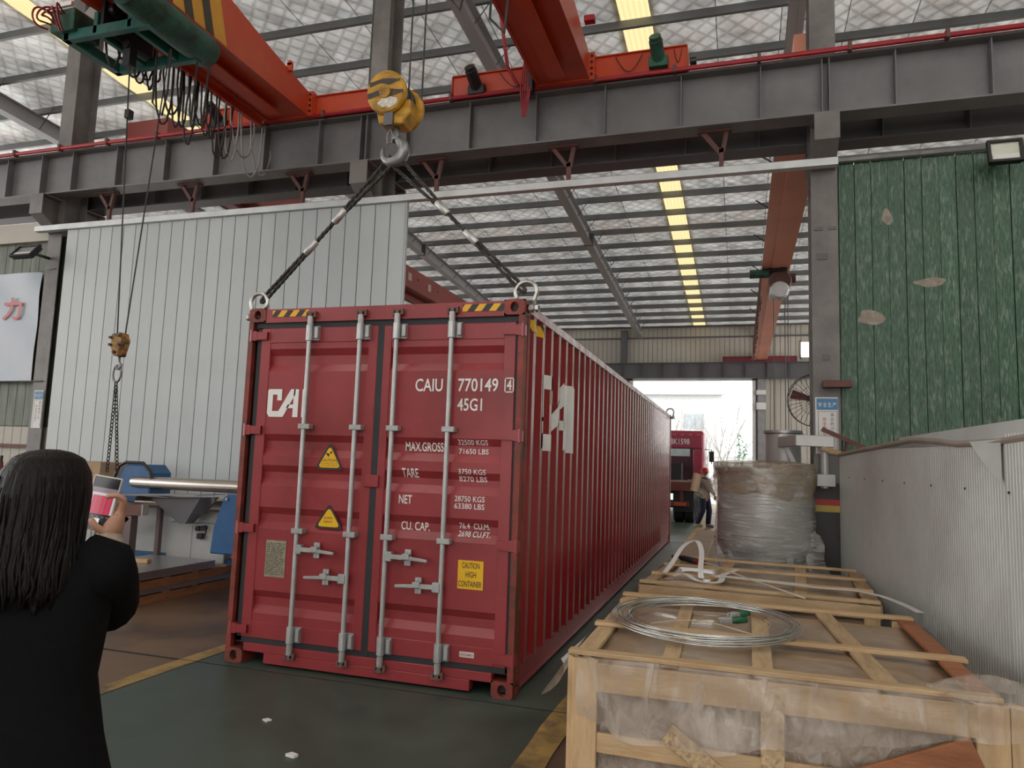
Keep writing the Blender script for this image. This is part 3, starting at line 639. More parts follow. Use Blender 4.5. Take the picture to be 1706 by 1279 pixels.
sheet('caution_sticker', .772, .972, .735, .942, YEL, DR, .001)
for s, x0, x1, z0 in (('CAUTION', .805, .942, .885), ('HIGH', .835, .918, .820), ('CONTAINER', .780, .962, .752)): word(s, x0, x1, z0, z0+.042, DR, fl2(.0035), INK, off=.006)
sheet('maker_sticker', .812, .925, .252, .291, M('white_sticker', (.62, .55, .53), .5), DR, .006); word('SINGAMAS', .820, .917, .262, .281, DR, fl2(.009), M('faded_red_ink', (.35, .10, .09), .6), off=.003)
sheet('data_plate', -.902, -.715, .692, .982, PLATE, DL, .001)
dp = MB(); rr = random.Random(4)
for k in range(19):
    z = .955-k*.0135; x = -.905
    while x < -.747:
        l = rr.uniform(.012, .05); dp.add([(x, fl2(.0055)(0, 0), z), (min(x+l, -.734), fl2(.0055)(0, 0), z), (min(x+l, -.734), fl2(.0055)(0, 0), z+.006), (x, fl2(.0055)(0, 0), z+.006)], [(0, 1, 2, 3)]); x += l+rr.uniform(.006, .02)
stuff(obj('data_plate_lettering', dp, M('plate_ink', (.09, .08, .06), .6), DL))
obj('hazard_tape', MB().box(-.992, -.645, .002, .006, 2.818, 2.872), HAZ, CT); obj('hazard_tape', MB().box(.72, 1.055, .002, .006, 2.812, 2.868), HAZ, CT)
# tape and mark on the corrugated side, following the corrugation
def side_poly(mb, pts, y0, y1):
    """pts(y) -> list of (z0, z1) spans; strips between breakpoints of the corrugation"""
    br = sorted({y0, y1} | {Y0C+PITCH*k+dt for k in range(0, 12) for dt in (0, .070, .138, .210) if y0 < Y0C+PITCH*k+dt < y1} | {y0+(y1-y0)*i/24 for i in range(25)})
    for a, b in zip(br[:-1], br[1:]):
        m_ = (a+b)/2
        for (za, zb), (zc, zd) in zip(pts(a+1e-5), pts(b-1e-5)):
            xa, xb = HW-.010-sidex(a+1e-6)+.003, HW-.010-sidex(b-1e-6)+.003
            mb.add([(xa, a, za), (xb, b, zc), (xb, b, zd), (xa, a, zb)], [(0, 1, 2, 3)])
sm = MB()
side_poly(sm, lambda y: [(2.02, 2.40)], .62, .72); side_poly(sm, lambda y: [(2.30, 2.42)], .72, 1.02); side_poly(sm, lambda y: [(2.18, 2.42)], .90, 1.04); side_poly(sm, lambda y: [(1.78, 1.92)], .62, 1.02)
side_poly(sm, lambda y: [(1.80, 2.05)], .62, .72)
side_poly(sm, lambda y: [(1.92+(y-1.02)*.75, 2.06+(y-1.02)*.95)], 1.02, 1.40); side_poly(sm, lambda y: [(1.80, 2.40)], 1.40, 1.52); side_poly(sm, lambda y: [(1.98, 2.07)], 1.2, 1.42)
side_poly(sm, lambda y: [(1.78, 2.42)], 1.62, 1.92)
obj('white_mark', sm, LOGO, SIDE)
ht = MB(); side_poly(ht, lambda y: [(2.70, 2.79)], .18, .62); obj('hazard_tape', ht, HAZS, SIDE)

# ------------------------------------------------------------------ cranes
def bridge_crane(t, xc, hw, y0, y1, z0, z1, ycar, carz, carx, mat, near=True):
    """box girder running along Y (its end at y0 tapered), resting on end carriages that run on the runway beams"""
    if near: prof = [(y0, z0), (y0, z0+.36), (y0-.9, z0+.50), (y0-2.4, z0+.80), (y1, z0+.80), (y1, z0)]
    else: prof = [(y0, z0), (y0, z1), (y1-2.0, z1), (y1, z0+.30), (y1, z0)]
    g = MB().prism(prof, 'yz', xc-hw, xc+hw)
    for s in (-1, 1): g.box(xc+s*hw-.02, xc+s*hw+.02, min(y0, y1), max(y0, y1), z0-.012, z0)
    gd = obj('girder', g, mat, t)
    # lower rail flange on which the hoist trolley runs
    obj('trolley_rail', MB().box(xc-.10, xc+.10, min(y0, y1)+.3, max(y0, y1)-.3, z0-.12, z0-.10).box(xc-.008, xc+.008, min(y0, y1)+.3, max(y0, y1)-.3, z0-.10, z0), mat, t)
    c = MB().box(carx[0], carx[1], ycar-.16, ycar+.16, carz[0], carz[1]).box(carx[0], carx[1], ycar-.19, ycar+.19, carz[1], carz[1]+.015).box(carx[0]-.01, carx[0], ycar-.19, ycar+.19, carz[0], carz[1]).box(carx[1], carx[1]+.01, ycar-.19, ycar+.19, carz[0], carz[1])
    ca = obj('end_carriage', c, mat, t)
    return gd, ca
BOLT = MB().cyl((0, -.012, 0), (0, .012, 0), .018, 8).mesh('bolt'); BOLT.materials.append(BLACK)
def travel_motor(t, x, y, z):
    mb = MB().cyl((x, y-.05, z-.05), (x-.02, y-.26, z+.10), .085, 14).cyl((x-.02, y-.26, z+.10), (x-.024, y-.30, z+.128), .075, 14).box(x-.12, x+.12, y-.10, y+.02, z-.16, z-.02)
    obj('travel_motor', mb, GRNM if x > 0 else BLACK, t, bevel=.006)
CR1 = thing('bridge_crane', 'orange overhead crane with green hoist and black and yellow stripes, above the sliding door', 'crane', (-3.75, 3.9, 6.76))
bridge_crane(CR1, -3.72, .34, 3.72, -18.5, 6.70, 7.5, 4.0, (6.72, 7.02), (-5.33, -2.1), ORG)
CR2 = thing('bridge_crane', 'orange overhead crane with red collector arm, above the shipping container', 'crane', (.52, 3.9, 6.76))
bridge_crane(CR2, .52, .34, 3.72, -18.5, 6.70, 7.5, 4.0, (6.72, 7.03), (-1.10, 2.11), ORG)
for t, xc in ((CR1, -3.72), (CR2, .52)):
    obj('end_plate', MB().box(xc-.42, xc+.42, 3.72, 3.84, 6.68, 7.06), ORG, t)
    for k in range(4):
        for s in (-1, 1): inst('bolt', BOLT, t, (xc+s*.385, 3.715, 6.75+k*.085))
    obj('buffer', MB().cyl((xc+1.62, 3.98, 6.9), (xc+1.70, 3.98, 6.9), .05, 12), BLACK, t)
travel_motor(CR1, -5.0, 3.84, 6.86); travel_motor(CR2, -.72, 3.84, 6.86); travel_motor(CR2, 1.76, 3.84, 6.92)
obj('end_lug', MB().box(-3.40, -3.32, 3.2, 3.24, 7.1, 7.22).cyl((-3.36, 3.2, 7.22), (-3.36, 3.24, 7.22), .04, 10), ORG, CR1)


sy = MB(); sb = MB()
for k in range(4): sb.add([(-3.374, .55+k*.34, 6.72), (-3.374, .55+k*.34+.15, 6.72), (-3.374, .30+k*.34+.15, 7.49), (-3.374, .30+k*.34, 7.49)], [(0, 1, 2, 3)])
sy.add([(-3.377+.0015, .50, 6.72), (-3.3755, 1.95, 6.72), (-3.3755, 1.70, 7.49), (-3.3755, .25, 7.49)], [(0, 1, 2, 3)])
obj('yellow_stripe', sy, M('crane_stripe_yellow', (.66, .33, .03), .4), CR1); obj('black_stripe', sb, M('crane_stripe_black', (.05, .045, .03), .5), CR1)
# festoon cable loops along the left edge of the first girder
CAB = M('festoon_black_cable', (.03, .027, .025), .5); CABW = M('festoon_grey_cable', (.36, .34, .32), .5)
obj('festoon_track', MB().box(-4.22, -4.14, -16, 3.7, 6.60, 6.68).box(-4.2, -4.05, -16, 3.7, 6.68, 6.70), ORG, CR1)
rr = random.Random(2); y = .9; k = 0
while y < 3.6:
    gap = rr.uniform(.07, .15) if y < 3.0 else .22
    dz = rr.uniform(.55, .95) if y > 1.6 else rr.uniform(.3, .55)
    g2 = gap*rr.uniform(1.5, 2.4); pts = [(-4.18+rr.uniform(-.012, .012), y+g2*(.5-.5*math.cos(PI*i/14))+.03*math.sin(PI*i/14), 6.6-dz*math.sin(PI*i/14)**.8) for i in range(15)]
    obj('festoon_cable', MB().tube(pts, .013, 6), CABW if k > 17 else CAB, CR1); y += gap; k += 1
# red collector arm and cable bundle on the second crane
ca = MB(); ca.tube([(-.12, 3.3, 7.9), (.0, 3.55, 7.2), (.06, 3.7, 6.9)], .035, 8); ca.tube([(-.30, 3.3, 7.9), (-.22, 3.6, 6.95), (-.1, 3.72, 6.72)], .025, 8); ca.beam((-.12, 3.35, 7.75), (.28, 3.35, 7.72), .04, .04); ca.beam((-.3, 3.4, 7.6), (.1, 3.45, 7.5), .03, .03)
obj('collector_arm', ca, M('collector_arm_red', (.36, .018, .03), .45), CR2)
cb = MB()
for k in range(4): cb.tube([(.02+k*.02, 3.6, 7.0), (-.02+k*.035, 3.58, 6.6), (.02+k*.012, 3.58, 6.22-.02*(k % 2)), (.08+k*.01, 3.58, 6.5), (.05+k*.02, 3.62, 6.98)], .011, 6)
obj('cable_bundle', cb, M('red_cable', (.34, .02, .035), .5), CR2); obj('junction_box', MB().box(.06, .14, 3.58, 3.70, 6.55, 7.02), BLACK, CR2)
for x0, x1, zz in ((1.2, 1.55, 6.78), (-.4, .1, 6.77), (1.95, 2.05, 6.82)): obj('wiring', MB().tube([(x0+(x1-x0)*i/10, 3.82, 7.0-(7.0-zz)*math.sin(PI*i/10)) for i in range(11)], .006, 5), BLACK, CR2)
obj('limit_switch', MB().box(.90, 1.03, 3.2, 3.3, 7.17, 7.24), REDPIPE, CR2)
# green electric hoists
TEAL = M('hoist_teal_paint', (.022, .13, .11), .4, 0, var=.2, scale=6)
def hoist():
    t = thing('electric_hoist', 'green electric hoist with teal motor hanging under the crane above the sliding door', 'hoist', (-3.75, 1.0, 6.35))
    obj('drum_housing', MB().lathe([(.0, .35), (.17, .35), (.19, .42), (.19, 1.55), (.16, 1.62), (0, 1.62)], (-3.34, 0, 6.42), 24, 'y'), GRNM, t, auto=40)
    obj('motor', MB().lathe([(0, -.42), (.14, -.42), (.2, -.30), (.205, .2), (.17, .35), (0, .35)], (-3.34, 0, 6.48), 24, 'y'), TEAL, t, auto=40)
    f = MB()
    for y in (.72, 1.42): f.box(-4.52, -3.3, y-.04, y+.04, 6.22, 6.34)
    f.box(-4.54, -4.44, .68, 1.46, 6.22, 6.34); f.box(-3.62, -3.56, .68, 1.46, 6.24, 6.5); f.box(-4.1, -4.04, .68, 1.46, 6.24, 6.5)
    obj('frame', f, TEAL, t, bevel=.006)
    for x in (-3.96, -3.5):
        for y in (.8, 1.3): obj('trolley_wheel', MB().cyl((x, y, 6.56), (x+.06, y, 6.56), .075, 14), BLACK, t)
    for x in (-4.02, -3.46): obj('trolley_plate', MB().box(x, x+.04, .7, 1.4, 6.3, 6.64), BLACK, t)
    obj('control_box', MB().box(-4.66, -4.32, .62, .98, 6.30, 6.56), GRNM, t, bevel=.01)
    rc = MB(); r_ = random.Random(3)
    for k in range(6): rc.tube([(-4.66+.045*k+.05*math.sin(PI*i/12)*(k-2)/2, .60-.16*math.sin(PI*i/12), 6.53-.2*i/12+.05*math.sin(2*PI*i/12+k)) for i in range(13)], .011, 6)
    obj('red_cable', rc, M('hoist_red_cable', (.30, .02, .03), .5), t)
    wpn = MB().box(-4.55, -4.33, .58, .61, 6.56, 6.61).beam((-4.18, .66, 6.52), (-4.02, .78, 6.42), .01, .10); obj('white_plate', wpn, WHT, t)
    rg = MB().cyl((-3.85, .9, 6.22), (-3.85, 1.2, 6.22), .05, 12).box(-3.9, -3.80, .92, 1.02, 5.98, 6.22); obj('rope_guide', rg, BLACK, t)
    obj('yellow_limit_weight', MB().cyl((-3.85, .97, 6.02), (-3.85, .97, 6.1), .045, 10), YEL, t)
    obj('hanging_cable', MB().tube([(-3.6, 1.1, 6.2), (-3.62, 1.12, 5.6), (-3.5, 1.15, 5.45), (-3.42, 1.12, 5.7), (-3.4, 1.1, 6.2)], .012, 6).tube([(-3.3, 1.4, 6.2), (-3.32, 1.4, 5.5), (-3.2, 1.45, 5.38), (-3.12, 1.4, 6.2)], .012, 6), CAB, t)
    return t
H1 = hoist()
dup(H1, (4.0, -.95, 0), 'green electric hoist carrying the big yellow hook block over the container')
# far bay cranes
CR3 = thing('bridge_crane', 'faded salmon crane girder at the right of the far bay, with a small hoist', 'crane', (3.67, 31.3, 6.9))
bridge_crane(CR3, 3.66, .20, 4.9, 31.2, 7.06, 7.62, 31.3, (6.88, 7.12), (1.96, 5.32), PINKRED, near=False)
for o in CR3.children:
    if o.name.startswith('end_carriage'): o.data.materials[0] = M('dark_crane_red', (.17, .02, .03), .45)
obj('lower_flange', MB().box(3.30, 4.0, 5.2, 31.0, 6.96, 6.98), PINKRED, CR3); obj('festoon_rail', MB().box(3.32, 3.40, 5.2, 31, 7.1, 7.16), M('festoon_rail_ochre', (.5, .25, .10), .5), CR3)
rr = random.Random(9); fc = 0; y = 15.5
while y < 27:
    obj('festoon_cable', MB().tube([(3.30+rr.uniform(-.05, .05)*math.sin(PI*i/8), y+.45*i/8, 7.1-(.85)*math.sin(PI*i/8)**.6) for i in range(9)], .022, 5), RUST, CR3); y += .42
hb = MB()
for y in (6.5, 9, 11.5, 14, 17, 20, 23): hb.beam((3.46, y, 7.45), (3.10, y+.1, 7.75), .03, .03)
obj('bracket', hb, BLACK, CR3)
H3 = thing('electric_hoist', 'small rusty brown and white hoist under the salmon crane girder in the far bay', 'hoist', (3.72, 14.8, 6.7))
obj('drum_housing', MB().lathe([(0, 14.55), (.27, 14.55), (.29, 14.6), (.29, 15.5), (0, 15.5)], (3.75, 0, 6.62), 20, 'y'), RUST, H3, auto=40)
obj('end_cover', MB().lathe([(0, 14.42), (.20, 14.42), (.235, 14.5), (.235, 14.56)], (3.74, 0, 6.36), 20, 'y').box(3.50, 3.98, 14.5, 15.2, 6.25, 6.45), M('hoist_white', (.6, .6, .6), .4, .3), H3, auto=40)
obj('trolley', MB().box(3.48, 3.92, 14.5, 15.1, 6.86, 7.05).box(3.55, 3.62, 14.5, 15.1, 6.98, 7.14).box(3.8, 3.87, 14.5, 15.1, 6.98, 7.14), BLACK, H3); obj('motor', MB().cyl((3.0, 14.7, 6.86), (3.48, 14.7, 6.86), .12, 12), GRNM, H3); obj('gearbox', MB().cyl((3.95, 14.9, 6.76), (4.15, 14.9, 6.76), .13, 12), RUST, H3)
rp_ = MB()
for x, y, z1 in ((3.6, 14.8, 2.6), (3.88, 14.8, 1.2), (3.96, 14.9, 1.2)): rp_.tube([(x, y, 6.4), (x, y, z1)], .012, 5)
obj('rope', rp_, CAB, H3); obj('hook_block', MB().box(3.55, 3.65, 14.72, 14.88, 2.42, 2.62).tube([(3.6, 14.8, 2.42), (3.6, 14.8, 2.3), (3.66, 14.8, 2.24), (3.6, 14.8, 2.18), (3.54, 14.8, 2.24)], .02, 6), BLACK, H3)
CR4 = thing('bridge_crane', 'faded red crane girder with small label plates, behind the sliding door edge', 'crane', (-7.5, 31.3, 6.9))
FRED = M('faded_red_girder', (.30, .065, .055), .5, 0, var=.12, scale=.7)
bridge_crane(CR4, -7.56, .46, 4.9, 31.2, 7.0, 7.66, 31.3, (6.88, 7.12), (-9.2, -5.9), FRED, near=False)
for y in (14.9, 16.4): obj('label_plate', MB().box(-7.098, -7.09, y, y+.24, 7.22, 7.46), M('label_grey', (.5, .42, .40), .5) if y < 15 else bpy.data.materials['label_grey'], CR4)
obj('bolt', MB().box(-7.098, -7.09, 15.6, 15.68, 7.36, 7.42).box(-7.098, -7.09, 17.2, 17.28, 7.36, 7.42), BLACK, CR4)

# ------------------------------------------------------------------ hook block, slings and shackles
ROPE = M('black_steel_rope', (.045, .042, .038), .45, .4, var=.3, scale=40)
HB = thing('hook_block', 'big worn yellow and black crane hook block hanging above the container on steel ropes', 'hook', (0, .1, 4.28))
ax = V(-.02, -.98, -.16).normalized(); side = V(.90, -.42, 0).normalized()
HY = bpy.data.materials.new('hook_yellow_worn')
HY = M('hook_yellow_worn', (.50, .26, .02), .5, 0, var=.3, scale=9, col2=(.035, .028, .02), c2scale=6.5, c2amt=.40, stretch=(.7, .7, 2.2))
def disc(c, r, th, seg=32):
    M_ = Matrix.Translation(c) @ ax.to_track_quat('Z', 'Y').to_matrix().to_4x4()
    return MB().lathe([(0, -th), (r*.9, -th), (r, -th*.5), (r, th*.5), (r*.9, th), (r*.3, th), (r*.28, th*1.5), (.0, th*1.5)], (0, 0, 0), seg).xf(M_)
cA = V(-.03, .0, 4.675); cB = V(.035, .20, 4.61)
obj('front_cheek', disc(cA, .178, .035), HY, HB, auto=40); obj('rear_cheek', disc(cB, .178, .035), HY, HB, auto=40)
for zz in (.085, -.005):
    n_ = 12; h_ = .028 if zz < .05 else .022; ww = math.sqrt(max(.001, .165**2-zz*zz)); ux = ax.cross(V(0, 0, 1)).normalized(); uz = ux.cross(ax); base = cA+ax*.037; P_ = []
    for k in range(n_+1):
        tt = -1+2*k/n_; P_.append(base+ux*(ww*tt)+uz*(zz-h_+.010*math.sin(5*tt))); P_.append(base+ux*(ww*tt)+uz*(zz+h_*(.6+.4*math.cos(3*tt))))
    obj('black_band', MB().add(P_, [(2*k, 2*k+1, 2*k+3, 2*k+2) for k in range(n_)]), M('worn_black_band', (.05, .04, .035), .6, 0, var=.3, scale=20, col2=(.25, .14, .02), c2scale=16, c2amt=.35) if zz > 0 else bpy.data.materials['worn_black_band'], HB)
sh = MB()
for c in (cA.lerp(cB, .35), cA.lerp(cB, .65)): sh.v += [] ; d = disc(c, .150, .03); sh.add(d.v, d.f)
obj('sheave', sh, BLACK, HB, auto=40)
lb = MB().prism([(-.16, 4.62), (-.11, 4.43), (.10, 4.41), (.17, 4.50), (.17, 4.62)], 'xz', .03, .20); obj('lower_housing', lb, HY, HB, bevel=.01)
obj('centre_strap', MB().box(-.05, .03, .0, .03, 4.40, 4.52), STEELD, HB)
M_ = Matrix.Translation(cA+ax*.0365) @ ax.to_track_quat('Z', 'Y').to_matrix().to_4x4()
pt = MB(); rr = random.Random(5); pts = [(.09*math.cos(a)*rr.uniform(.85, 1.1)+.02, .042*math.sin(a)*rr.uniform(.8, 1.15)) for a in [2*PI*i/20 for i in range(20)]]
q = MB().prism(pts, 'xy', 0, .002); up_l = M_.inverted().to_3x3() @ V(0, 0, 1); ang = math.atan2(up_l.y, up_l.x)
q.xf(M_ @ Matrix.Rotation(ang-PI/2, 4, 'Z') @ Matrix.Translation((0, -.085, 0))); obj('white_paint_patch', q, M('worn_white_patch', (.70, .66, .58), .6, 0, var=.2, scale=30, col2=(.10, .07, .04), c2scale=25, c2amt=.38), HB)
HM = M('forged_hook_steel', (.24, .24, .245), .4, .7, var=.2, scale=15)
hk = []; hr = []
for i in range(7): hk.append((.02, .1, 4.42-.02*i)); hr.append(.022+.004*i)
for i in range(19):
    a = math.radians(78-i*15.5); hk.append((.0+.098*math.cos(a), .1, 4.215+.098*math.sin(a))); hr.append((.034+.02*math.sin(PI*min(1, i/13)))*(1 if i < 14 else 1-.13*(i-13)))
obj('hook', MB().tube(hk, hr, 12), HM, HB, smooth=True); obj('safety_latch', MB().tube([(-.02, .07, 4.40), (-.045, .065, 4.33), (-.035, .065, 4.26), (-.0, .065, 4.27), (.005, .07, 4.34), (-.02, .07, 4.40)], .008, 6), HM, HB)
rp_ = MB()
for x, y, zt, zb in ((-.215, .02, 6.3, 4.70), (.115, .10, 6.3, 4.68), (.19, .2, 6.3, 4.62), (-.09, .15, 6.3, 4.7)): rp_.tube([(x, y, zb), (x, y, zt)], .0085, 6)
obj('rope', rp_, ROPE, HB)
def rope_mb(mb, p0, p1, r=.016, strands=3, pitch=.16):
    p0, p1 = Vector(p0), Vector(p1); L = (p1-p0).length; d = (p1-p0).normalized(); s = d.cross(V(0, 1, 0)).normalized(); u = s.cross(d); n = max(8, int(L/pitch*8))
    for k in range(strands):
        mb.tube([p0.lerp(p1, i/n)+(s*math.cos(2*PI*(k/strands)+2*PI*L*i/n/pitch)+u*math.sin(2*PI*(k/strands)+2*PI*L*i/n/pitch))*r*.58 for i in range(n+1)], r*.62, 6)
    return mb
def sling(nm_lab, E, sx):
    S = V(0.0, .1, 4.155); t = thing('wire_rope_sling', nm_lab, 'sling', S); E = Vector(E); d = (E-S).normalized(); L = (E-S).length; s = d.cross(V(0, 1, 0)).normalized()
    f1, f2 = .40*L, .62*L
    up = MB(); rope_mb(up, S+s*.045, S+d*f1+s*.012, .014); rope_mb(up, S-s*.05+V(0, .03, 0), S+d*f1-s*.012, .014); obj('upper_eye', up, ROPE, t)
    mid = MB(); rope_mb(mid, S+d*f1, S+d*f2, .016); obj('rope', mid, ROPE, t)
    lo = MB(); rope_mb(lo, S+d*f2+s*.012, E-d*.03+s*.02, .0135); rope_mb(lo, S+d*f2-s*.012, E-d*.03-s*.02, .0135); lo.tube([E-d*.03+s*.02, E+d*.015+s*.012, E+d*.022, E+d*.015-s*.012, E-d*.03-s*.02], .014, 8); obj('lower_eye', lo, ROPE, t)
    FE = bpy.data.materials.get('ferrule_aluminium') or M('ferrule_aluminium', (.52, .52, .51), .4, .6, var=.15, scale=20)
    for f in (f1, f2): obj('ferrule', MB().tube([S+d*(f-.075), S+d*(f-.065), S+d*(f+.065), S+d*(f+.075)], [.022, .030, .030, .022], 12), FE, t, auto=40)
SHS = M('shackle_galvanised', (.50, .50, .48), .35, .8, var=.2, scale=15)
def shackle(lab, x, y, s):
    t = thing('bow_shackle', lab, 'shackle', (x, y, HT-.06)); b = []
    for i in range(17):
        a = math.radians(-30+i*240/16); b.append((x-s*.02+.085*math.cos(a), y, HT+.075+.078*math.sin(a)))
    z0 = HT-.055; xo, xi = x+s*.03, x-s*.11
    b = ([(x+.06 if s < 0 else xo+.012, y, z0 if s > 0 else HT+.005)]+b+[(x-.10 if s > 0 else xo-.012, y, HT+.005 if s > 0 else z0)])
    obj('bow', MB().tube(b, .017, 10), SHS, t, smooth=True)
    obj('pin', MB().cyl((x+s*.005, y, z0), (x+s*.085, y, z0), .019, 12).cyl((x+s*.06, y, z0), (x+s*.085, y, z0), .032, 6).cyl((x+s*.012, y, z0), (x+s*.05, y, z0), .034, 12), SHS, t)
sling('left black wire rope sling with silver ferrules, running down to the left container corner', (-1.165, .09, 2.985), -1)
sling('right black wire rope sling with silver ferrules, running down to the right container corner', (1.175, .09, 2.985), 1)
shackle('dark bow shackle on the near left top corner of the container', -HW, .09, -1)
shackle('large silver bow shackle on the near right top corner of the container', HW, .09, 1)
shackle('small bow shackle on the far right top corner of the container', HW, LEN-.09, 1)
# small hook with chain sling
SH = thing('hook_block', 'small rusty yellow hook block hanging on two thin ropes before the sliding door', 'hook', (-3.72, 1.1, 2.85))
obj('rope', MB().tube([(-3.77, 1.08, 2.93), (-3.85, .98, 6.0)], .008, 6).tube([(-3.70, 1.12, 2.93), (-3.42, 1.1, 6.2)], .008, 6), ROPE, SH)
obj('rope_weight', MB().box(-3.86, -3.80, .98, 1.05, 5.38, 5.48), BLACK, SH)
obj('block', MB().prism([(-3.80, 2.92), (-3.69, 2.94), (-3.655, 2.85), (-3.70, 2.68), (-3.75, 2.68), (-3.80, 2.78)], 'xz', 1.03, 1.16), M('small_block_yellow', (.42, .22, .04), .5, 0, var=.3, scale=20, col2=(.04, .03, .025), c2scale=14, c2amt=.5), SH, bevel=.006)
for x, z in ((-3.79, 2.88), (-3.79, 2.80), (-3.68, 2.90), (-3.67, 2.80), (-3.73, 2.72)): obj('bolt', MB().cyl((x, 1.0, z), (x, 1.03, z), .016, 8), RUST, SH)
obj('hook', MB().tube([(-3.73, 1.1, 2.68), (-3.73, 1.1, 2.62), (-3.70, 1.1, 2.585), (-3.715, 1.1, 2.54), (-3.755, 1.1, 2.55), (-3.765, 1.1, 2.59)], [.014, .014, .018, .02, .016, .008], 8), HM, SH, smooth=True)
CH = thing('chain_sling', 'thin two leg lifting chain hanging from the small hook to the machine', 'chain', (-3.74, 1.1, 2.55))
def link(c, d, n, L=.05, W_=.017, r=.0055):
    c, d, n = Vector(c), Vector(d).normalized(), Vector(n); n = (n-d*n.dot(d)).normalized(); P = []
    for i in range(10): a = 2*PI*i/10; P.append(c+d*(math.cos(a)*L/2)+n*(math.sin(a)*W_))
    return P, r
obj('master_link', MB().tube(link((-3.745, 1.1, 2.49), (0, 0, 1), (1, 0, 0), .19, .055, .013)[0], .012, 8, closed=True), HM, CH, smooth=True)
for k, E in enumerate(((-3.86, 1.2, 1.42), (-3.72, 1.2, 1.42))):
    a = V(-3.745, 1.1, 2.40); E = V(*E); n = int((E-a).length/.040); d = E-a; mb = MB(); s1 = d.cross(V(0, 1, 0)).normalized(); s2 = d.cross(s1).normalized()
    for i in range(n): mb.tube(link(a.lerp(E, (i+.5)/n), d, s1 if i % 2 else s2)[0], .0055, 5, closed=True)
    stuff(obj('chain', mb, ROPE, CH))

# ------------------------------------------------------------------ crates
PINE = wood_mat('pale_pine', (.56, .40, .23), (.47, .31, .16), (1, 6, 6)); PINEY = wood_mat('pine_lengthways', (.50, .36, .21), (.40, .27, .15), (6, 1, 6)); PINEV = wood_mat('pine_upright', (.58, .41, .23), (.48, .32, .17), (6, 6, 1))
REDW = wood_mat('reddish_timber', (.33, .13, .055), (.25, .09, .04), (1, 4, 4)); OSB = M('strand_board', (.52, .38, .22), .7, 0, var=.3, scale=40, col2=(.25, .16, .09), c2scale=45, c2amt=.42, bump=.2, bscale=50)
PAPER = M('brown_film_wrapped_goods', (.33, .235, .155), .30, 0, var=.22, scale=3.5, col2=(.42, .32, .23), c2scale=2.6, c2amt=.45, bump=.35, bscale=7, coat=.4)
FILM = film_mat('clear_film', (.66, .58, .50), .30, .14, (9, 3, 3), .45); FILMI = film_mat('crinkled_inner_film', (.62, .54, .47), .45, .12, (14, 6, 10), .9); FILMW = film_mat('white_film', (.75, .74, .73), .62, .3, (6, 6, 6), .6)
def board(par, p0, p1, w_, t_, mat, up=(0, 0, 1), nm='board'): return obj(nm, MB().beam(p0, p1, w_, t_, up), mat, par, bevel=.003)
def crumple(x0, x1, y0, y1, z, amp, seed, nx=26, ny=22, sag=.0):
    rr = random.Random(seed); ph = [(rr.uniform(2, 14), rr.uniform(2, 14), rr.uniform(0, 6.3), rr.uniform(.3, 1)) for _ in range(9)]
    def fn(u, v):
        h = sum(a*math.sin(kx*u+ky*v+p) for kx, ky, p, a in ph)/4
        e = min(u, 1-u, v, 1-v); return (x0+(x1-x0)*u, y0+(y1-y0)*v, z+amp*h-sag*(1-min(1, e*8)))
    return MB().grid(fn, nx, ny)
# near crate: x 1.94..3.86, y -1.36..0.50, top .73
c1 = thing('wooden_crate', 'big nearest pine crate, wrapped in clear film, with a coil of wire lying on top', 'crate', (2.9, -.43, 0))
X0, X1, Ya, Yb, ZT = 1.94, 3.86, -1.33, .47, .735
gd = MB().box(X0+.06, X1-.06, Ya+.06, Yb-.06, .12, .655); obj('wrapped_goods', gd, PAPER, c1)
tp = crumple(X0+.05, X1-.05, Ya+.05, Yb-.05, .685, .022, 3, 40, 36, .02); obj('top_wrap', tp, PAPER, c1, smooth=True)
for x in (X0, X1-.13):
    board(c1, (x+.065, Ya-.012, .10), (x+.065, Ya-.012, ZT-.035), .13, .03, PINEV, (0, 1, 0)); board(c1, (x+.065, Yb, .10), (x+.065, Yb, ZT-.035), .13, .03, PINEV, (0, 1, 0))
board(c1, (X0-.012, Ya+.05, .10), (X0-.012, Ya+.05, ZT-.03), .025, .12, PINEV, (0, 1, 0)); board(c1, (X1+.03, Ya+.0, .10), (X1+.03, Ya+.0, ZT-.03), .055, .06, PINEV, (0, 1, 0)); board(c1, (X0-.012, Yb-.08, .10), (X0-.012, Yb-.08, ZT-.03), .025, .12, PINEV, (0, 1, 0))
board(c1, (X0+.12, Ya-.014, .615), (X1-.12, Ya-.014, .625), .03, .14, PINE); board(c1, (X0+.13, Ya-.006, .30), (X1-.13, Ya-.006, .285), .025, .095, PINE)
board(c1, (2.90, Ya-.02, .10), (2.90, Ya-.02, .66), .105, .025, OSB, (0, 1, 0)); board(c1, (2.42, Ya-.032, .40), (2.82, Ya-.032, .12), .02, .095, OSB); board(c1, (3.73, Ya-.03, .50), (3.05, Ya-.03, .20), .025, .13, REDW)
for x in (X0+.02, X1-.04): board(c1, (x+.02, Ya, .66), (x+.02, Yb, .66), .03, .10, PINEY); board(c1, (x+.02, Ya, .30), (x+.02, Yb, .30), .03, .10, PINEY)
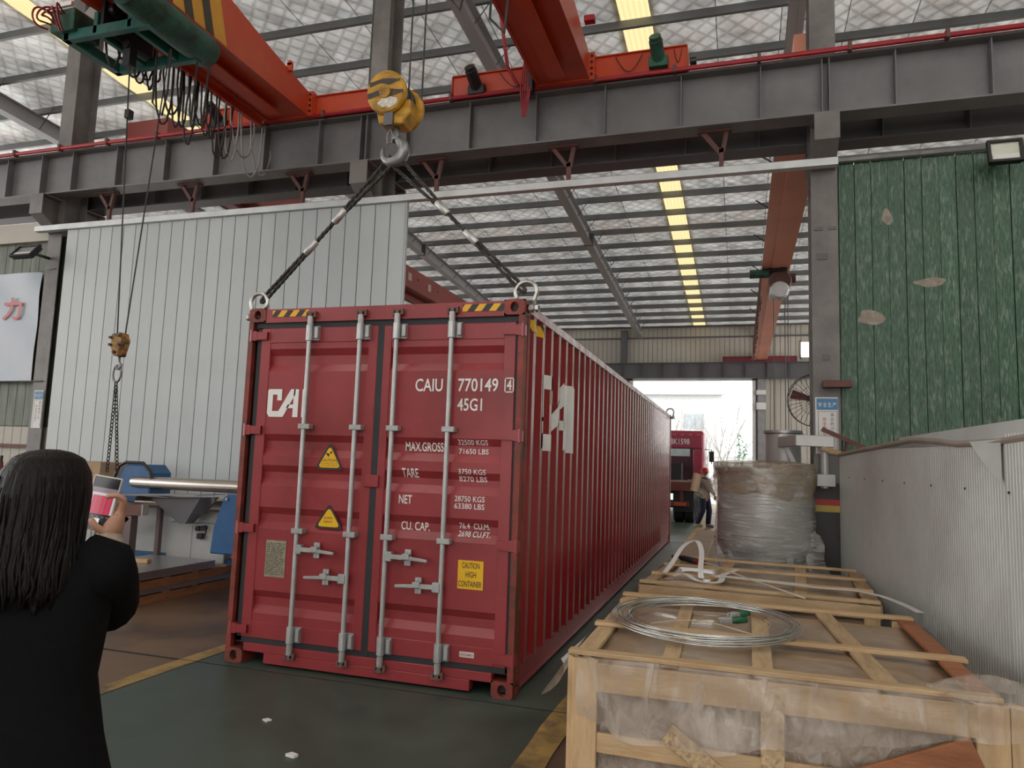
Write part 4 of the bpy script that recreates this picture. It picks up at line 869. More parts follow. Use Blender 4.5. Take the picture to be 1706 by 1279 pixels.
# top boards: three along x on top, rafters along y underneath
for y, xe in ((Ya+.0, X1-.02), (-.62, X1+.03), (Yb, X1+.0)): board(c1, (X0-.02, y, ZT-.008), (xe, y+.01, ZT-.014), .075, .022, PINE)
board(c1, (X0+.05, Ya, ZT-.032), (X0+.05, Yb, ZT-.032), .10, .024, PINEY); board(c1, (X1-.06, Ya, ZT-.032), (X1-.05, Yb, ZT-.032), .10, .024, REDW)
board(c1, (2.42, Ya, ZT-.032), (2.40, Yb, ZT-.032), .085, .022, PINEY); board(c1, (2.86, Ya, ZT-.032), (2.88, Yb, ZT-.032), .10, .022, PINEY); board(c1, (3.42, Ya+.03, ZT-.032), (3.30, Yb, ZT-.032), .10, .022, PINEY)
for x in (2.05, 2.9, 3.72): board(c1, (x, Ya+.02, .05), (x, Yb-.02, .05), .10, .10, M('teal_skid', (.10, .22, .24), .6) if x < 2.1 else bpy.data.materials['teal_skid'], nm='skid')
def drape(u, v):
    x = X0+.03+(X1+.02-X0)*u; bot = .36-.05*math.sin(3*u)+.30*max(0, u-.28)**.8+.012*math.sin(31*u)
    if u < .10: bot = .38+.5*(0.10-u)
    bot = min(bot, .66); z = (ZT-.02)+(bot-ZT+.02)*v
    return (x, Ya-.045-.018*math.sin(9*u+4*v)*v-.012*math.sin(23*u-7*v)-.012*v, z)
obj('film', MB().grid(drape, 60, 12), FILM, c1, smooth=True)
rr = random.Random(31); wr_ = [(rr.uniform(8, 40), rr.uniform(4, 22), rr.uniform(0, 6)) for _ in range(8)]
obj('inner_film', MB().grid(lambda u, v: (X0+.08+(X1-X0-.16)*u, Ya+.035-.006*sum(math.sin(a*u+b*v+c) for a, b, c in wr_)/2, .13+.50*v), 90, 24), FILMI, c1, smooth=True)
obj('film', crumple(X1-.28, X1+.20, Ya-.10, Ya+.16, ZT+.035, .035, 8, 16, 10, .05), FILM, c1, smooth=True)
obj('film', MB().grid(lambda u, v: (X0-.02-.10*v-.03*math.sin(7*u)*v, Ya+.05+.45*u-.18*v, ZT-.03-.16*v-.05*math.sin(5*u)*v), 14, 8), FILMW, c1, smooth=True)
obj('film', MB().grid(lambda u, v: (X1+.02+.06*v, -.75+1.1*u, ZT-.02-.28*v+.02*math.sin(12*u)*v), 20, 6), FILM, c1, smooth=True)
# far crate, turned a little
c2 = thing('wooden_crate', 'second pine crate behind the nearest one, with white plastic straps lying on top', 'crate', (2.95, 2.0, 0))
R2 = Matrix.Translation((2.92, 2.0, 0)) @ Matrix.Rotation(math.radians(-4), 4, 'Z')
def P2(x, y, z): return R2 @ V(x, y, z)
def b2(p0, p1, w_, t_, mat, up=(0, 0, 1)): return board(c2, P2(*p0), P2(*p1), w_, t_, mat, up)
A2, B2 = .90, .93
obj('wrapped_goods', MB().box(-A2+.04, A2-.04, -B2+.04, B2-.04, .1, .66).xf(R2), PAPER, c2); obj('top_wrap', crumple(-A2+.03, A2-.03, -B2+.03, B2-.03, .695, .02, 5, 34, 30, .02).xf(R2), PAPER, c2, smooth=True)
for y in (-B2, -.38, .28, B2): b2((-A2, y, ZT-.006), (A2-.04*(y > .5), y, ZT-.006), .06, .024, PINE)
for x, m_ in ((-A2+.05, PINEY), (-.33, PINEY), (.35, PINEY), (A2-.06, PINEY)): b2((x, -B2, ZT-.03), (x+(.04 if x > .9 else 0), B2, ZT-.03), .10, .022, m_)
b2((-A2, -B2-.014, .655), (A2, -B2-.014, .655), .03, .10, PINE); b2((-A2, -B2-.014, .25), (A2, -B2-.014, .25), .03, .10, PINE)
for x in (-A2+.06, A2-.06): b2((x, -B2-.01, .06), (x, -B2-.01, ZT-.03), .11, .03, PINEV, (0, 1, 0)); b2((x, B2, .06), (x, B2, ZT-.03), .11, .03, PINEV, (0, 1, 0))
b2((0, -B2-.02, .06), (0, -B2-.02, .65), .1, .02, PINEV, (0, 1, 0))
for x in (-A2+.0, A2): b2((x, -B2, .655), (x, B2, .655), .03, .10, PINEY); b2((x, -B2, .25), (x, B2, .25), .03, .10, PINEY)
for x in (-.8, 0, .8): obj('skid', MB().box(x-.05, x+.05, -B2+.02, B2-.02, 0, .10).xf(R2), PINEY, c2)
obj('film', MB().grid(lambda u, v: tuple(P2(-A2-.02-.16*v-.05*math.sin(6*u)*v, .1+.85*u+.25*v, ZT-.02-.20*v-.04*math.sin(9*u)*v)), 16, 8), FILMW, c2, smooth=True)
obj('film', MB().grid(lambda u, v: tuple(P2(-A2-.02-.10*v, -B2+.1+.5*u-.3*v, ZT-.03-.22*v-.03*math.sin(9*u)*v)), 14, 8), FILMW, c2, smooth=True)

# things lying on the crates
ZC = ZT+.006
WIRE = M('bright_galvanised_wire', (.62, .64, .62), .25, .9, var=.15, scale=10)
wc = thing('wire_coil', 'large coil of bright galvanised wire lying on the nearest crate', 'wire', (2.56, -.37, ZC))
rr = random.Random(12); mb = MB()
for k in range(13):
    r = .455+.009*k; ox, oy = rr.uniform(-.02, .02), rr.uniform(-.025, .025); zz = ZC+.006+(k % 4)*.008+rr.uniform(0, .006); e = rr.uniform(1.10, 1.18); p = rr.uniform(0, 6)
    mb.tube([(2.56+ox+r*math.cos(a), -.37+oy+r*e*math.sin(a), zz+.007*math.sin(2*a+p)) for a in [2*PI*i/56 for i in range(56)]], .0042, 6, closed=True)
stuff(obj('windings', mb, WIRE, wc, smooth=True))
le = [(2.25+.62*i/14, -.62+.10*math.sin(i/14*PI*1.3)-.0*i, ZC+.012+.02*math.sin(i/14*PI)) for i in range(15)]+[(2.90, -.55, ZC+.02), (2.93, -.40, ZC+.03), (2.90, -.28, ZC+.03)]
obj('loose_end', MB().tube(le, .0035, 6), M('straw_wire', (.6, .5, .34), .4, .4), wc)
GRIP = M('green_rubber_grip', (.012, .10, .045), .45)
for nm, (cx, cy, a) in (('green gripped crimping tool lying inside the wire coil, the nearer of two', (2.70, -.36, .5)), ('green gripped crimping tool lying inside the wire coil, the farther of two', (2.74, -.16, .85))):
    t = thing('hand_tool', nm, 'tool', (cx, cy, ZC)); R_ = Matrix.Translation((cx, cy, ZC+.022)) @ Matrix.Rotation(a, 4, 'Z')
    obj('grip', MB().tube([(.0, .0, 0), (.05, .008, 0), (.11, .004, 0)], [.018, .024, .017], 10).xf(R_), GRIP, t, smooth=True)
    obj('jaw', MB().box(-.075, -.03, -.022, -.002, -.016, .016).box(-.075, -.03, .004, .022, -.016, .016).box(-.04, .002, -.024, .024, -.018, .018).xf(R_), GALV, t, bevel=.004)
STRAP = M('white_strap', (.74, .73, .71), .45, var=.05)
def strap(lab, pts, w_=.035):
    n = len(pts); P = [Vector(p) for p in pts]; Q = []
    for i in range(n-1):
        a, b, c, d = P[max(i-1, 0)], P[i], P[i+1], P[min(i+2, n-1)]
        for k in range(6):
            t = k/6; Q.append(.5*((2*b)+(c-a)*t+(2*a-5*b+4*c-d)*t*t+(3*b-a-3*c+d)*t*t*t))
    Q.append(P[-1]); vs = []; fs = []
    for i, p in enumerate(Q):
        d = Q[min(i+1, len(Q)-1)]-Q[max(i-1, 0)]; s = V(-d.y, d.x, 0); s = s.normalized()*w_/2 if s.length > 1e-5 else V(w_/2, 0, 0)
        for q, dz in ((p-s, 0), (p+s, 0), (p+s, .0025), (p-s, .0025)): vs.append(q+V(0, 0, dz))
        if i: b = 4*(i-1); fs += [(b, b+1, b+5, b+4), (b+1, b+2, b+6, b+5), (b+2, b+3, b+7, b+6), (b+3, b, b+4, b+7)]
    fs += [(0, 1, 2, 3), (len(vs)-1, len(vs)-2, len(vs)-3, len(vs)-4)]
    return tag(obj('plastic_strap', MB().add(vs, fs), STRAP, smooth=False), lab, 'strap')
strap('white strap arching upright over the left end of the second crate', [(2.12, 1.55, ZC+.01), (2.17, 1.75, .82), (2.25, 1.95, .95), (2.36, 2.05, 1.0), (2.42, 1.85, .93), (2.43, 1.5, .82), (2.44, 1.40, ZC+.01)], .045)
strap('white strap wavy on the left end of the second crate', [(2.20, 1.42, ZC+.008), (2.30, 1.44, ZC+.03), (2.42, 1.22, ZC+.012), (2.55, 1.18, ZC+.012), (2.60, 1.3, ZC+.01), (2.61, 1.55, ZC+.01)], .05)
strap('short white strap end on the second crate, pointing up to the right', [(2.56, 1.5, ZC+.012), (2.68, 1.85, ZC+.02), (2.73, 2.02, ZC+.025)], .05)
strap('long white strap sweeping across the second crate and off its right edge', [(2.52, 1.62, ZC+.01), (2.75, 1.52, ZC+.012), (3.0, 1.45, ZC+.012), (3.35, 1.36, ZC+.012), (3.60, 1.36, ZC+.012), (3.78, 1.20, ZC+.01), (3.90, .95, ZC-.005), (3.93, .62, ZC+.004)], .055)
strap('wide flattened white strap in the middle of the second crate', [(2.56, 1.58, ZC+.016), (2.8, 1.52, ZC+.017), (3.05, 1.46, ZC+.017), (3.27, 1.40, ZC+.017)], .10)
ld = thing('plastic_rod', 'thin straight cream rod lying across the second crate', 'rod', (2.9, 1.4, ZC))
obj('rod', MB().tube([(2.12, 2.55, ZC+.02), (2.30, 2.45, ZC+.03), (2.50, 2.15, ZC+.035), (2.80, 1.55, ZC+.02), (3.20, .66, ZC+.03)], .007, 6), M('cream_rod', (.72, .66, .52), .5), ld)
pn = thing('power_tool', 'dark handheld tool with a red tip at the far left corner of the second crate', 'tool', (2.3, 2.4, ZC))
obj('body', MB().tube([(2.10, 2.62, ZC+.03), (2.22, 2.50, ZC+.035), (2.36, 2.36, ZC+.03)], [.02, .03, .03], 10), BLACK, pn, smooth=True); obj('red_tip', MB().tube([(2.36, 2.36, ZC+.03), (2.41, 2.31, ZC+.03)], [.031, .028], 10), REDPIPE, pn)

# ------------------------------------------------------------------ pale low partition at the right
PART = M('greyish_partition_sheet', (.62, .665, .655), .36, .05, var=.08, scale=.9, col2=(.51, .53, .515), c2scale=.8, c2amt=.45, rvar=.1)
pt_ = struct(obj('partition', MB().beam((3.90, 3.88, .94), (4.50, -2.9, .98), .02, 1.88), PART))
pa, pb = V(3.84, 3.88, 0), V(4.44, -2.9, 0); pd = (pb-pa).normalized(); pn_ = V(pd.y, -pd.x, 0)
if pn_.x > 0: pn_ = -pn_
LP = (pb-pa).length
def prib(u0, u1, z0, zf, n):
    mb = MB(); vs = []; fs = []; k = 0
    while u0+k*.0375 < u1:
        for j, (du, dd) in enumerate(((0, 0), (.008, 0), (.011, .0022), (.0345, .0022))):
            u = u0+k*.0375+du; p = pa+pd*u+pn_*(n+dd); vs += [(p.x, p.y, z0), (p.x, p.y, zf(u))]
        k += 1
    for i in range(len(vs)//2-1): fs.append((2*i, 2*i+2, 2*i+3, 2*i+1))
    return mb.add(vs, fs)
obj('ribbed_sheet', prib(0, 4.25, .02, lambda u: 1.90+.012*math.sin(u*1.4), .012), PART, pt_); obj('ribbed_sheet', prib(4.2, LP, .02, lambda u: 1.93, .022), PART, pt_)
obj('back_sheet', MB().beam(pa+pd*2.0-pn_*.06+V(0, 0, .99), pb-pn_*.06+V(0, 0, 1.02), .01, 2.02), PART, pt_)
cp = [(0, 1.915), (1.0, 1.945), (1.9, 1.965), (2.6, 1.985), (3.0, 1.965), (3.5, 1.925), (4.1, 1.915), (4.6, 1.935), (5.4, 1.97), (LP, 1.99)]
obj('capping', MB().tube([tuple(pa+pd*u+pn_*.016+V(0, 0, z-.03)) for u, z in cp], .022, 8), M('capping_grey_brown', (.36, .31, .27), .5, .2), pt_)
obj('bent_flap', MB().grid(lambda u, v: tuple(pa+pd*(3.75+.45*u)+pn_*(.035+.03*math.sin(PI*u)*v)+V(0, 0, 1.90-.26*v*u**1.4)), 10, 8), PART, pt_, smooth=True)
sc = MB().cyl((0, 0, 0), (-.006, 0, 0), .008, 8).mesh('screw'); sc.materials.append(BLACK)
for k in range(8): p = pa+pd*(.55+.62*k)+pn_*.03; inst('screw', sc, pt_, (p.x, p.y, 1.635-.006*k))
st = thing('rusty_strut', 'rusty brown angle iron strut sloping from the column to the partition top', 'strut', (3.9, 3.9, 2.05))
obj('bar', MB().beam((3.66, 3.98, 2.18), (4.12, 3.9, 1.96), .045, .05), RUST, st); obj('short_leg', MB().beam((3.93, 3.94, 2.07), (3.90, 3.93, 1.90), .03, .03), RUST, st)
wo = tag(obj('timber_offcut', MB().beam((3.66, 3.97, 1.96), (3.84, 3.85, 1.90), .06, .05), PINEY, bevel=.004), 'short brown timber offcut resting on the partition end under the strut', 'timber')

# ------------------------------------------------------------------ wrapped tank, drum with arm, fan, signs
GM = M('stainless_tank', (.60, .61, .59), .26, .5, var=.08, scale=3, bump=.25, bscale=3, stretch=(1, 1, 14))
WRAP = film_mat('stretch_film', (.70, .70, .68), .36, .12, (3, 3, 26), .7); WRAPB = film_mat('brownish_loose_film', (.36, .28, .20), .62, .2, (3, 3, 5), .6)
tk = thing('wrapped_tank', 'grey hopper tank wrapped in shiny stretch film behind the crates', 'tank', (3.02, 3.82, 0))
cx, cy = 3.02, 3.86
obj('body', MB().lathe([(0, .30), (.26, .32), (.50, .80), (.52, .84), (.52, 1.66), (.55, 1.66), (.55, 1.70), (0, 1.74)], (cx, cy, 0), 36), GM, tk, auto=35)
for a in (.6, 2.2, 3.8, 5.3): obj('leg', MB().beam((cx+.42*math.cos(a), cy+.42*math.sin(a), 0), (cx+.46*math.cos(a), cy+.46*math.sin(a), .9), .07, .07), GALV, tk)
def wrapf(u, v):
    a = 2*PI*u; z = .12+1.60*v; r = .54+.008*math.sin(9*a+20*z)+.012*math.sin(5*a-9*z)
    if z < .8: r = .535-.12*(.8-z)**1.2+.02*math.sin(4*a)
    return (cx+r*math.cos(a), cy+r*math.sin(a), z)
obj('stretch_film', MB().grid(wrapf, 72, 40, closed_u=True), WRAP, tk, smooth=True)
def loose(u, v):
    a = 2*PI*u; q = max(0, v-.45)/.55; r = .02+.545*min(1, v/.42)+(.010*math.sin(7*a+5*v)+.006*math.sin(17*a-8*v))*min(1, 3*v)-.012*q
    z = 1.80-.035*min(1, v/.42)**2+.008*math.sin(6*a)*v-(.26+.13*math.sin(a*1.0+2.6)+.03*math.sin(5*a))*q
    return (cx+r*math.cos(a), cy+r*math.sin(a), z)
obj('loose_film', MB().grid(loose, 72, 22), WRAPB, tk, smooth=True)
obj('loose_film', MB().grid(lambda u, v: (cx-.50-.28*u+.02*math.sin(9*v), cy-.30-.12*u+.04*math.sin(7*u+5*v), 1.62-.30*v-.10*u+.16*u*v+.02*math.sin(11*u+4*v)), 14, 10), WRAPB, tk, smooth=True)
obj('loose_film', MB().grid(lambda u, v: (cx+.44+.30*u*(.4+.6*v)+.02*math.sin(13*v), cy-.32+.05*math.sin(9*v+3*u), 1.02-.75*v-.02*math.sin(8*u)), 10, 14), WRAP, tk, smooth=True)
obj('film_core', MB().tube([(cx-.76, cy-.44, 1.42), (cx-.72, cy-.43, 1.62)], .05, 14), M('cardboard_core', (.42, .30, .2), .7), tk)
dm = thing('mixer_drum', 'light grey metal drum with a square arm, behind the wrapped tank', 'drum', (3.28, 4.95, 0))
obj('shell', MB().lathe([(0, .25), (.2, .25), (.22, .8), (.22, 2.16), (0, 2.16)], (3.30, 4.95, 0), 28), M('light_grey_drum', (.46, .46, .45), .4, .2, var=.08), dm, auto=40); obj('lid', MB().lathe([(0, 2.2), (.25, 2.2), (.25, 2.165), (.0, 2.165)], (3.30, 4.95, 0), 28), GALV, dm, auto=40)
for a in (.5, 2.6, 4.7): obj('leg', MB().beam((3.3+.2*math.cos(a), 4.95+.2*math.sin(a), 0), (3.3+.2*math.cos(a), 4.95+.2*math.sin(a), .4), .05, .05), GALV, dm)
LG = bpy.data.materials['light_grey_drum']
obj('arm', MB().beam((3.26, 4.70, 2.045), (3.42, 4.02, 2.045), .10, .13).beam((3.38, 4.03, 2.045), (3.79, 4.0, 2.035), .10, .13), LG, dm, bevel=.006); obj('drop_pipe', MB().cyl((3.69, 4.03, 1.98), (3.69, 4.03, 1.50), .045, 14), LG, dm); obj('arm_box', MB().box(3.60, 3.80, 3.97, 4.13, 1.52, 1.66), LG, dm, bevel=.006)
obj('lever', MB().beam((3.24, 4.71, 2.14), (3.42, 4.715, 1.76), .02, .05), WHT, dm)
FAN = thing('wall_fan', 'round black industrial wire cage fan half hidden behind the right column', 'fan', (3.72, 5.6, 2.66)); fc = V(3.74, 5.62, 2.665); n_ = V(-.25, -.96, 0).normalized(); s_ = V(.96, -.25, 0)
cg = MB()
for d_, R_ in ((0, .36), (.09, .36), (.03, .20), (-.02, .09)): cg.tube([fc-n_*(d_-.05)+(s_*math.cos(a)+V(0, 0, 1)*math.sin(a))*R_ for a in [2*PI*i/40 for i in range(40)]], .006 if R_ > .3 else .003, 5, closed=True)
for i in range(32):
    a = 2*PI*i/32; e = s_*math.cos(a)+V(0, 0, 1)*math.sin(a); cg.tube([fc+n_*.07+e*.06, fc+n_*.06+e*.22, fc+n_*.04+e*.36, fc-n_*.05+e*.36], .0028, 4)
obj('cage', cg, BLACK, FAN)
for k in range(3):
    a = 2*PI*k/3+.7; e = s_*math.cos(a)+V(0, 0, 1)*math.sin(a); g = s_*-math.sin(a)+V(0, 0, 1)*math.cos(a)
    obj('blade', MB().add([fc+e*.05-g*.03, fc+e*.05+g*.03, fc+e*.32+g*.09+n_*.02, fc+e*.33-g*.05-n_*.02], [(0, 1, 2, 3)]), M('fan_blade_red', (.14, .03, .03), .4) if k == 0 else bpy.data.materials['fan_blade_red'], FAN)
obj('motor', MB().cyl(fc-n_*.02, fc-n_*.2, .08, 16), BLACK, FAN); obj('wall_arm', MB().beam(fc-n_*.15, V(3.74, 4.66, 2.6), .04, .04), BLACK, FAN)
SB = M('sign_blue', (.03, .18, .38), .4); SW = M('sign_white', (.68, .67, .66), .4, var=.03)
def wall_sign(lab, x0, x1, z0, z1, y, cols):
    t = thing('safety_sign', lab, 'sign', ((x0+x1)/2, y, z0)); obj('board', MB().box(x0, x1, y-.012, y, z0, z1), SW, t); w_ = x1-x0
    obj('header', MB().box(x0+.06*w_, x1-.01*w_, y-.0145, y-.012, z1-.15, z1-.015), SB, t)
    obj('frame_line', MB().box(x0+.12*w_, x1-.04*w_, y-.0135, y-.012, z1-.172, z1-.168).box(x0+.12*w_, x0+.14*w_, y-.0135, y-.012, z0+.02, z1-.17).box(x1-.06*w_, x1-.04*w_, y-.0135, y-.012, z0+.02, z1-.17), INK, t)
    for i, ch in enumerate('安全生产'): obj('lettering', text_mb(ch, x0+w_*(.13+.21*i), x0+w_*(.29+.21*i), z1-.115, z1-.06, y-.016), WHT, t)
    for xc, chars, top, mat in cols:
        for i, ch in enumerate(chars):
            zz = z1-top-i*.052; obj('lettering', text_mb(ch, x0+w_*xc-.021, x0+w_*xc+.021, zz-.042, zz, y-.0145), mat, t)
    return t
RI = M('sign_red_ink', (.45, .06, .06), .5); GI = M('sign_grey_ink', (.18, .16, .16), .5)
wall_sign('white safety sign with blue header on the right column', 3.61, 3.86, 1.90, 2.57, 4.196, ((.74, '事故教训三天不忘', .19, GI), (.40, '安全责任重于泰山', .24, RI)))
wall_sign('white safety sign with blue header on the left column below the banner', -8.73, -8.52, 1.98, 2.62, 4.196, ((.72, '事故教训三天', .19, GI), (.40, '安全责任重于', .24, GI)))
BAN = thing('banner', 'pale blue banner with a red character, stretched on the left green wall', 'banner', (-10.2, 4.2, 3.7))
def banf(u, v):
    x = -12.6+3.70*u; return (x, 4.235-.012*math.sin(18*u+11*v)*(.3+u*v), 2.77+1.94*v)
obj('cloth', MB().grid(banf, 40, 20), M('pale_blue_banner', (.42, .49, .56), .4, 0, var=.06, scale=1, col2=(.50, .48, .52), c2scale=.9, c2amt=.45), BAN, smooth=True)
for i, ch in enumerate('合创实力'): obj('lettering', text_mb(ch, -9.70-.62*(3-i), -9.26-.62*(3-i), 3.86, 4.27, 4.205, off=.025), M('banner_red', (.62, .16, .17), .5) if i == 0 else bpy.data.materials['banner_red'], BAN)
obj('cord', MB().tube([(-8.95, 4.22, 4.71), (-8.55, 4.19, 4.74)], .008, 6).tube([(-12.6, 4.22, 2.76), (-8.58, 4.18, 2.78)], .012, 6), BLACK, BAN)
def floodlight(lab, x, y, z, w_, h_, tilt, lens):
    t = thing('floodlight', lab, 'lamp', (x, y, z)); R_ = Matrix.Translation((x, y, z)) @ Matrix.Rotation(tilt, 4, 'X')
    obj('housing', MB().box(-w_/2, w_/2, 0, .07, -h_/2, h_/2).box(-w_/2-.015, -w_/2+.02, -.03, .02, -h_/2-.015, h_/2+.015).box(w_/2-.02, w_/2+.015, -.03, .02, -h_/2-.015, h_/2+.015).box(-w_/2, w_/2, -.03, .02, h_/2-.02, h_/2+.015).box(-w_/2, w_/2, -.03, .02, -h_/2-.015, -h_/2+.02).xf(R_), BLACK, t, bevel=.004)
    obj('reflector', MB().box(-w_/2+.02, w_/2-.02, -.004, .0, -h_/2+.02, h_/2-.02).xf(R_), M('pale_reflector', (.62, .64, .55), .25, .3) if lens else GALV, t); obj('lamp_strip', MB().box(-w_/2+.03, w_/2-.03, -.012, -.004, -h_/2+.03, -h_/2+.09).xf(R_), WHT, t)
    obj('bracket', MB().box(-.02, .02, .06, (4.19 if x < 0 else 4.32)-y, -.02, .02).xf(Matrix.Translation((x, y, z))), BLACK, t)
floodlight('black floodlight with pale reflector at the top of the right green wall', 5.60, 3.98, 5.34, .32, .26, math.radians(-12), True)
floodlight('grey floodlight above the banner on the left green wall', -8.72, 3.75, 4.93, .44, .26, math.radians(-38), False)

# ------------------------------------------------------------------ left: plate rolling machine, stacks, box, cylinder
BLU = M('machine_blue_paint', (.022, .105, .26), .38, 0, var=.15, scale=5); CHROME = M('polished_roll', (.52, .46, .42), .26, .95, var=.1, scale=4, stretch=(.3, 4, 4), bump=.03, bscale=60)
MC = M('machine_cream_panel', (.46, .47, .46), .45, 0, var=.06); PLT = M('mill_steel_plate', (.26, .27, .30), .36, .6, var=.15, scale=2)
RM = thing('plate_rolling_machine', 'blue plate rolling machine with a long polished roller beside the container', 'machine', (-4.4, 3.1, 0))
obj('left_housing', MB().prism([(-5.62, .95), (-5.45, 1.42), (-5.36, 1.47), (-5.06, 1.47), (-4.95, 1.36), (-4.93, .95)], 'xz', 2.95, 3.35), BLU, RM, bevel=.015); obj('guard_edge', MB().tube([(-5.64, 2.93, 1.05), (-5.47, 2.93, 1.44), (-5.36, 2.93, 1.495), (-5.06, 2.93, 1.495), (-4.94, 2.93, 1.39), (-4.90, 2.93, 1.28)], .022, 8), BLACK, RM)
obj('roller', MB().lathe([(0, -5.25), (.07, -5.25), (.085, -5.15), (.085, -3.0), (0, -3.0)], (0, 2.98, 1.23), 28, 'x'), CHROME, RM, auto=40)
for y, z in ((2.86, .98), (3.16, .98)): obj('lower_roller', MB().lathe([(0, -5.0), (.085, -5.0), (.085, -3.0), (0, -3.0)], (0, y, z), 20, 'x'), CHROME, RM, auto=40)
obj('right_stand', MB().prism([(-3.55, .42), (-3.52, .74), (-3.40, 1.12), (-3.34, 1.16), (-3.05, 1.16), (-3.0, .42)], 'xz', 2.55, 2.95), BLU, RM, bevel=.015)
for x, z in ((-3.34, 1.10), (-3.12, 1.10), (-3.12, .74)): obj('bolt', MB().cyl((x, 2.53, z), (x, 2.55, z), .02, 10), CHROME, RM)
obj('bed', MB().box(-5.6, -3.0, 2.9, 3.5, 0, .30), BLU, RM, bevel=.01); obj('white_base', MB().box(-5.3, -3.5, 3.0, 3.45, .30, .92), MC, RM, bevel=.01)
SP = tag(obj('steel_plate', MB().prism([(-5.62, 1.055), (-3.60, 1.135), (-3.60, 1.142), (-5.62, 1.062)], 'xz', 2.30, 2.84), PLT), 'thin grey steel plate lying across the rolling machine under the roller', 'plate')
hop = thing('sheet_hopper', 'grey tapering sheet metal hopper hanging under the steel plate', 'hopper', (-4.1, 2.6, .95)); obj('funnel', MB().add([(-4.42, 2.45, 1.06), (-3.66, 2.45, 1.10), (-3.66, 2.8, 1.10), (-4.42, 2.8, 1.06), (-4.05, 2.55, .76), (-3.95, 2.55, .76), (-3.95, 2.7, .76), (-4.05, 2.7, .76)], [(0, 1, 5, 4), (1, 2, 6, 5), (2, 3, 7, 6), (3, 0, 4, 7), (4, 5, 6, 7)]), PLT, hop)
TB = thing('steel_trestle', 'brown steel trestle table holding up the steel plate', 'trestle', (-4.75, 2.5, 0))
obj('top_beam', MB().beam((-5.6, 2.36, .90), (-4.42, 2.36, .92), .10, .14), RUST, TB); obj('end_cap', MB().box(-4.42, -4.405, 2.31, 2.41, .85, .99), MC, TB)
BRN = M('brown_square_tube', (.14, .10, .095), .5)
for x in (-4.62, -5.5): obj('leg', MB().beam((x, 2.36, 0), (x, 2.36, .84), .11, .11, (0, 1, 0)), BRN, TB)
obj('brace', MB().beam((-5.15, 2.33, .36), (-4.62, 2.33, .82), .05, .06), BLACK, TB); obj('foot_rail', MB().beam((-5.6, 2.36, .03), (-4.4, 2.36, .03), .08, .06), BLU, TB)
for x, y in ((-5.55, 2.8), (-4.58, 2.8)): obj('rear_leg', MB().beam((x, y, 0), (x, y, 1.05), .06, .06, (0, 1, 0)), BRN, TB)
CB = thing('control_cabinet', 'low white machine cabinet with black and blue sockets under the steel plate', 'cabinet', (-4.1, 2.62, 0))
obj('body', MB().box(-4.5, -3.58, 2.87, 2.99, 0, .74), MC, CB, bevel=.008); obj('door_panel', MB().box(-4.46, -4.1, 2.862, 2.87, .10, .70), MC, CB, bevel=.003)
obj('socket', MB().cyl((-3.98, 2.87, .68), (-3.98, 2.81, .68), .035, 12).cyl((-3.90, 2.87, .69), (-3.90, 2.81, .69), .035, 12).box(-3.98, -3.90, 2.81, 2.87, .55, .62), BLACK, CB); obj('cable', MB().tube([(-3.89, 2.81, .71), (-3.84, 2.78, .73), (-3.81, 2.78, .65), (-3.85, 2.79, .57), (-3.92, 2.81, .56)], .012, 6), BLACK, CB); obj('small_socket', MB().box(-3.72, -3.69, 2.85, 2.87, .58, .66), BLACK, CB)
BX = thing('cardboard_box', 'brown cardboard box on top of the pallet behind the woman', 'box', (-6.5, 3.6, .84)); obj('carton', MB().box(-6.95, -6.25, 3.35, 3.85, .86, 1.47), M('cardboard', (.42, .29, .18), .75, var=.08), BX, bevel=.006); obj('tape', MB().box(-6.63, -6.57, 3.345, 3.855, 1.2, 1.473), M('parcel_tape', (.45, .33, .2), .3), BX)
CBN = tag(obj('tool_cabinet', MB().box(-7.0, -6.2, 3.3, 3.9, 0, .86).box(-6.95, -6.62, 3.285, 3.3, .06, .80).box(-6.58, -6.25, 3.285, 3.3, .06, .80), MC, bevel=.006), 'pale steel cabinet under the cardboard box behind the woman', 'cabinet')
GC = thing('gas_cylinder', 'dark red gas cylinder standing against the left wall', 'cylinder', (-9.08, 4.0, 0)); obj('shell', MB().lathe([(0, 0), (.11, 0), (.115, .05), (.115, 1.15), (.09, 1.27), (.04, 1.33), (.035, 1.40), (0, 1.40)], (-9.08, 4.0, 0), 20), M('cylinder_red', (.16, .03, .03), .45), GC, smooth=True); obj('valve', MB().cyl((-9.08, 4, 1.40), (-9.08, 4, 1.5), .025, 10).cyl((-9.08, 3.95, 1.47), (-9.08, 3.88, 1.47), .018, 8), BLACK, GC)
PBX = thing('wall_panel', 'small violet blue board on the foot of the left column', 'board', (-8.3, 4.17, 1.6)); obj('board', MB().box(-8.42, -8.26, 4.28, 4.30, 1.50, 1.98), M('violet_blue', (.08, .08, .26), .5), PBX)
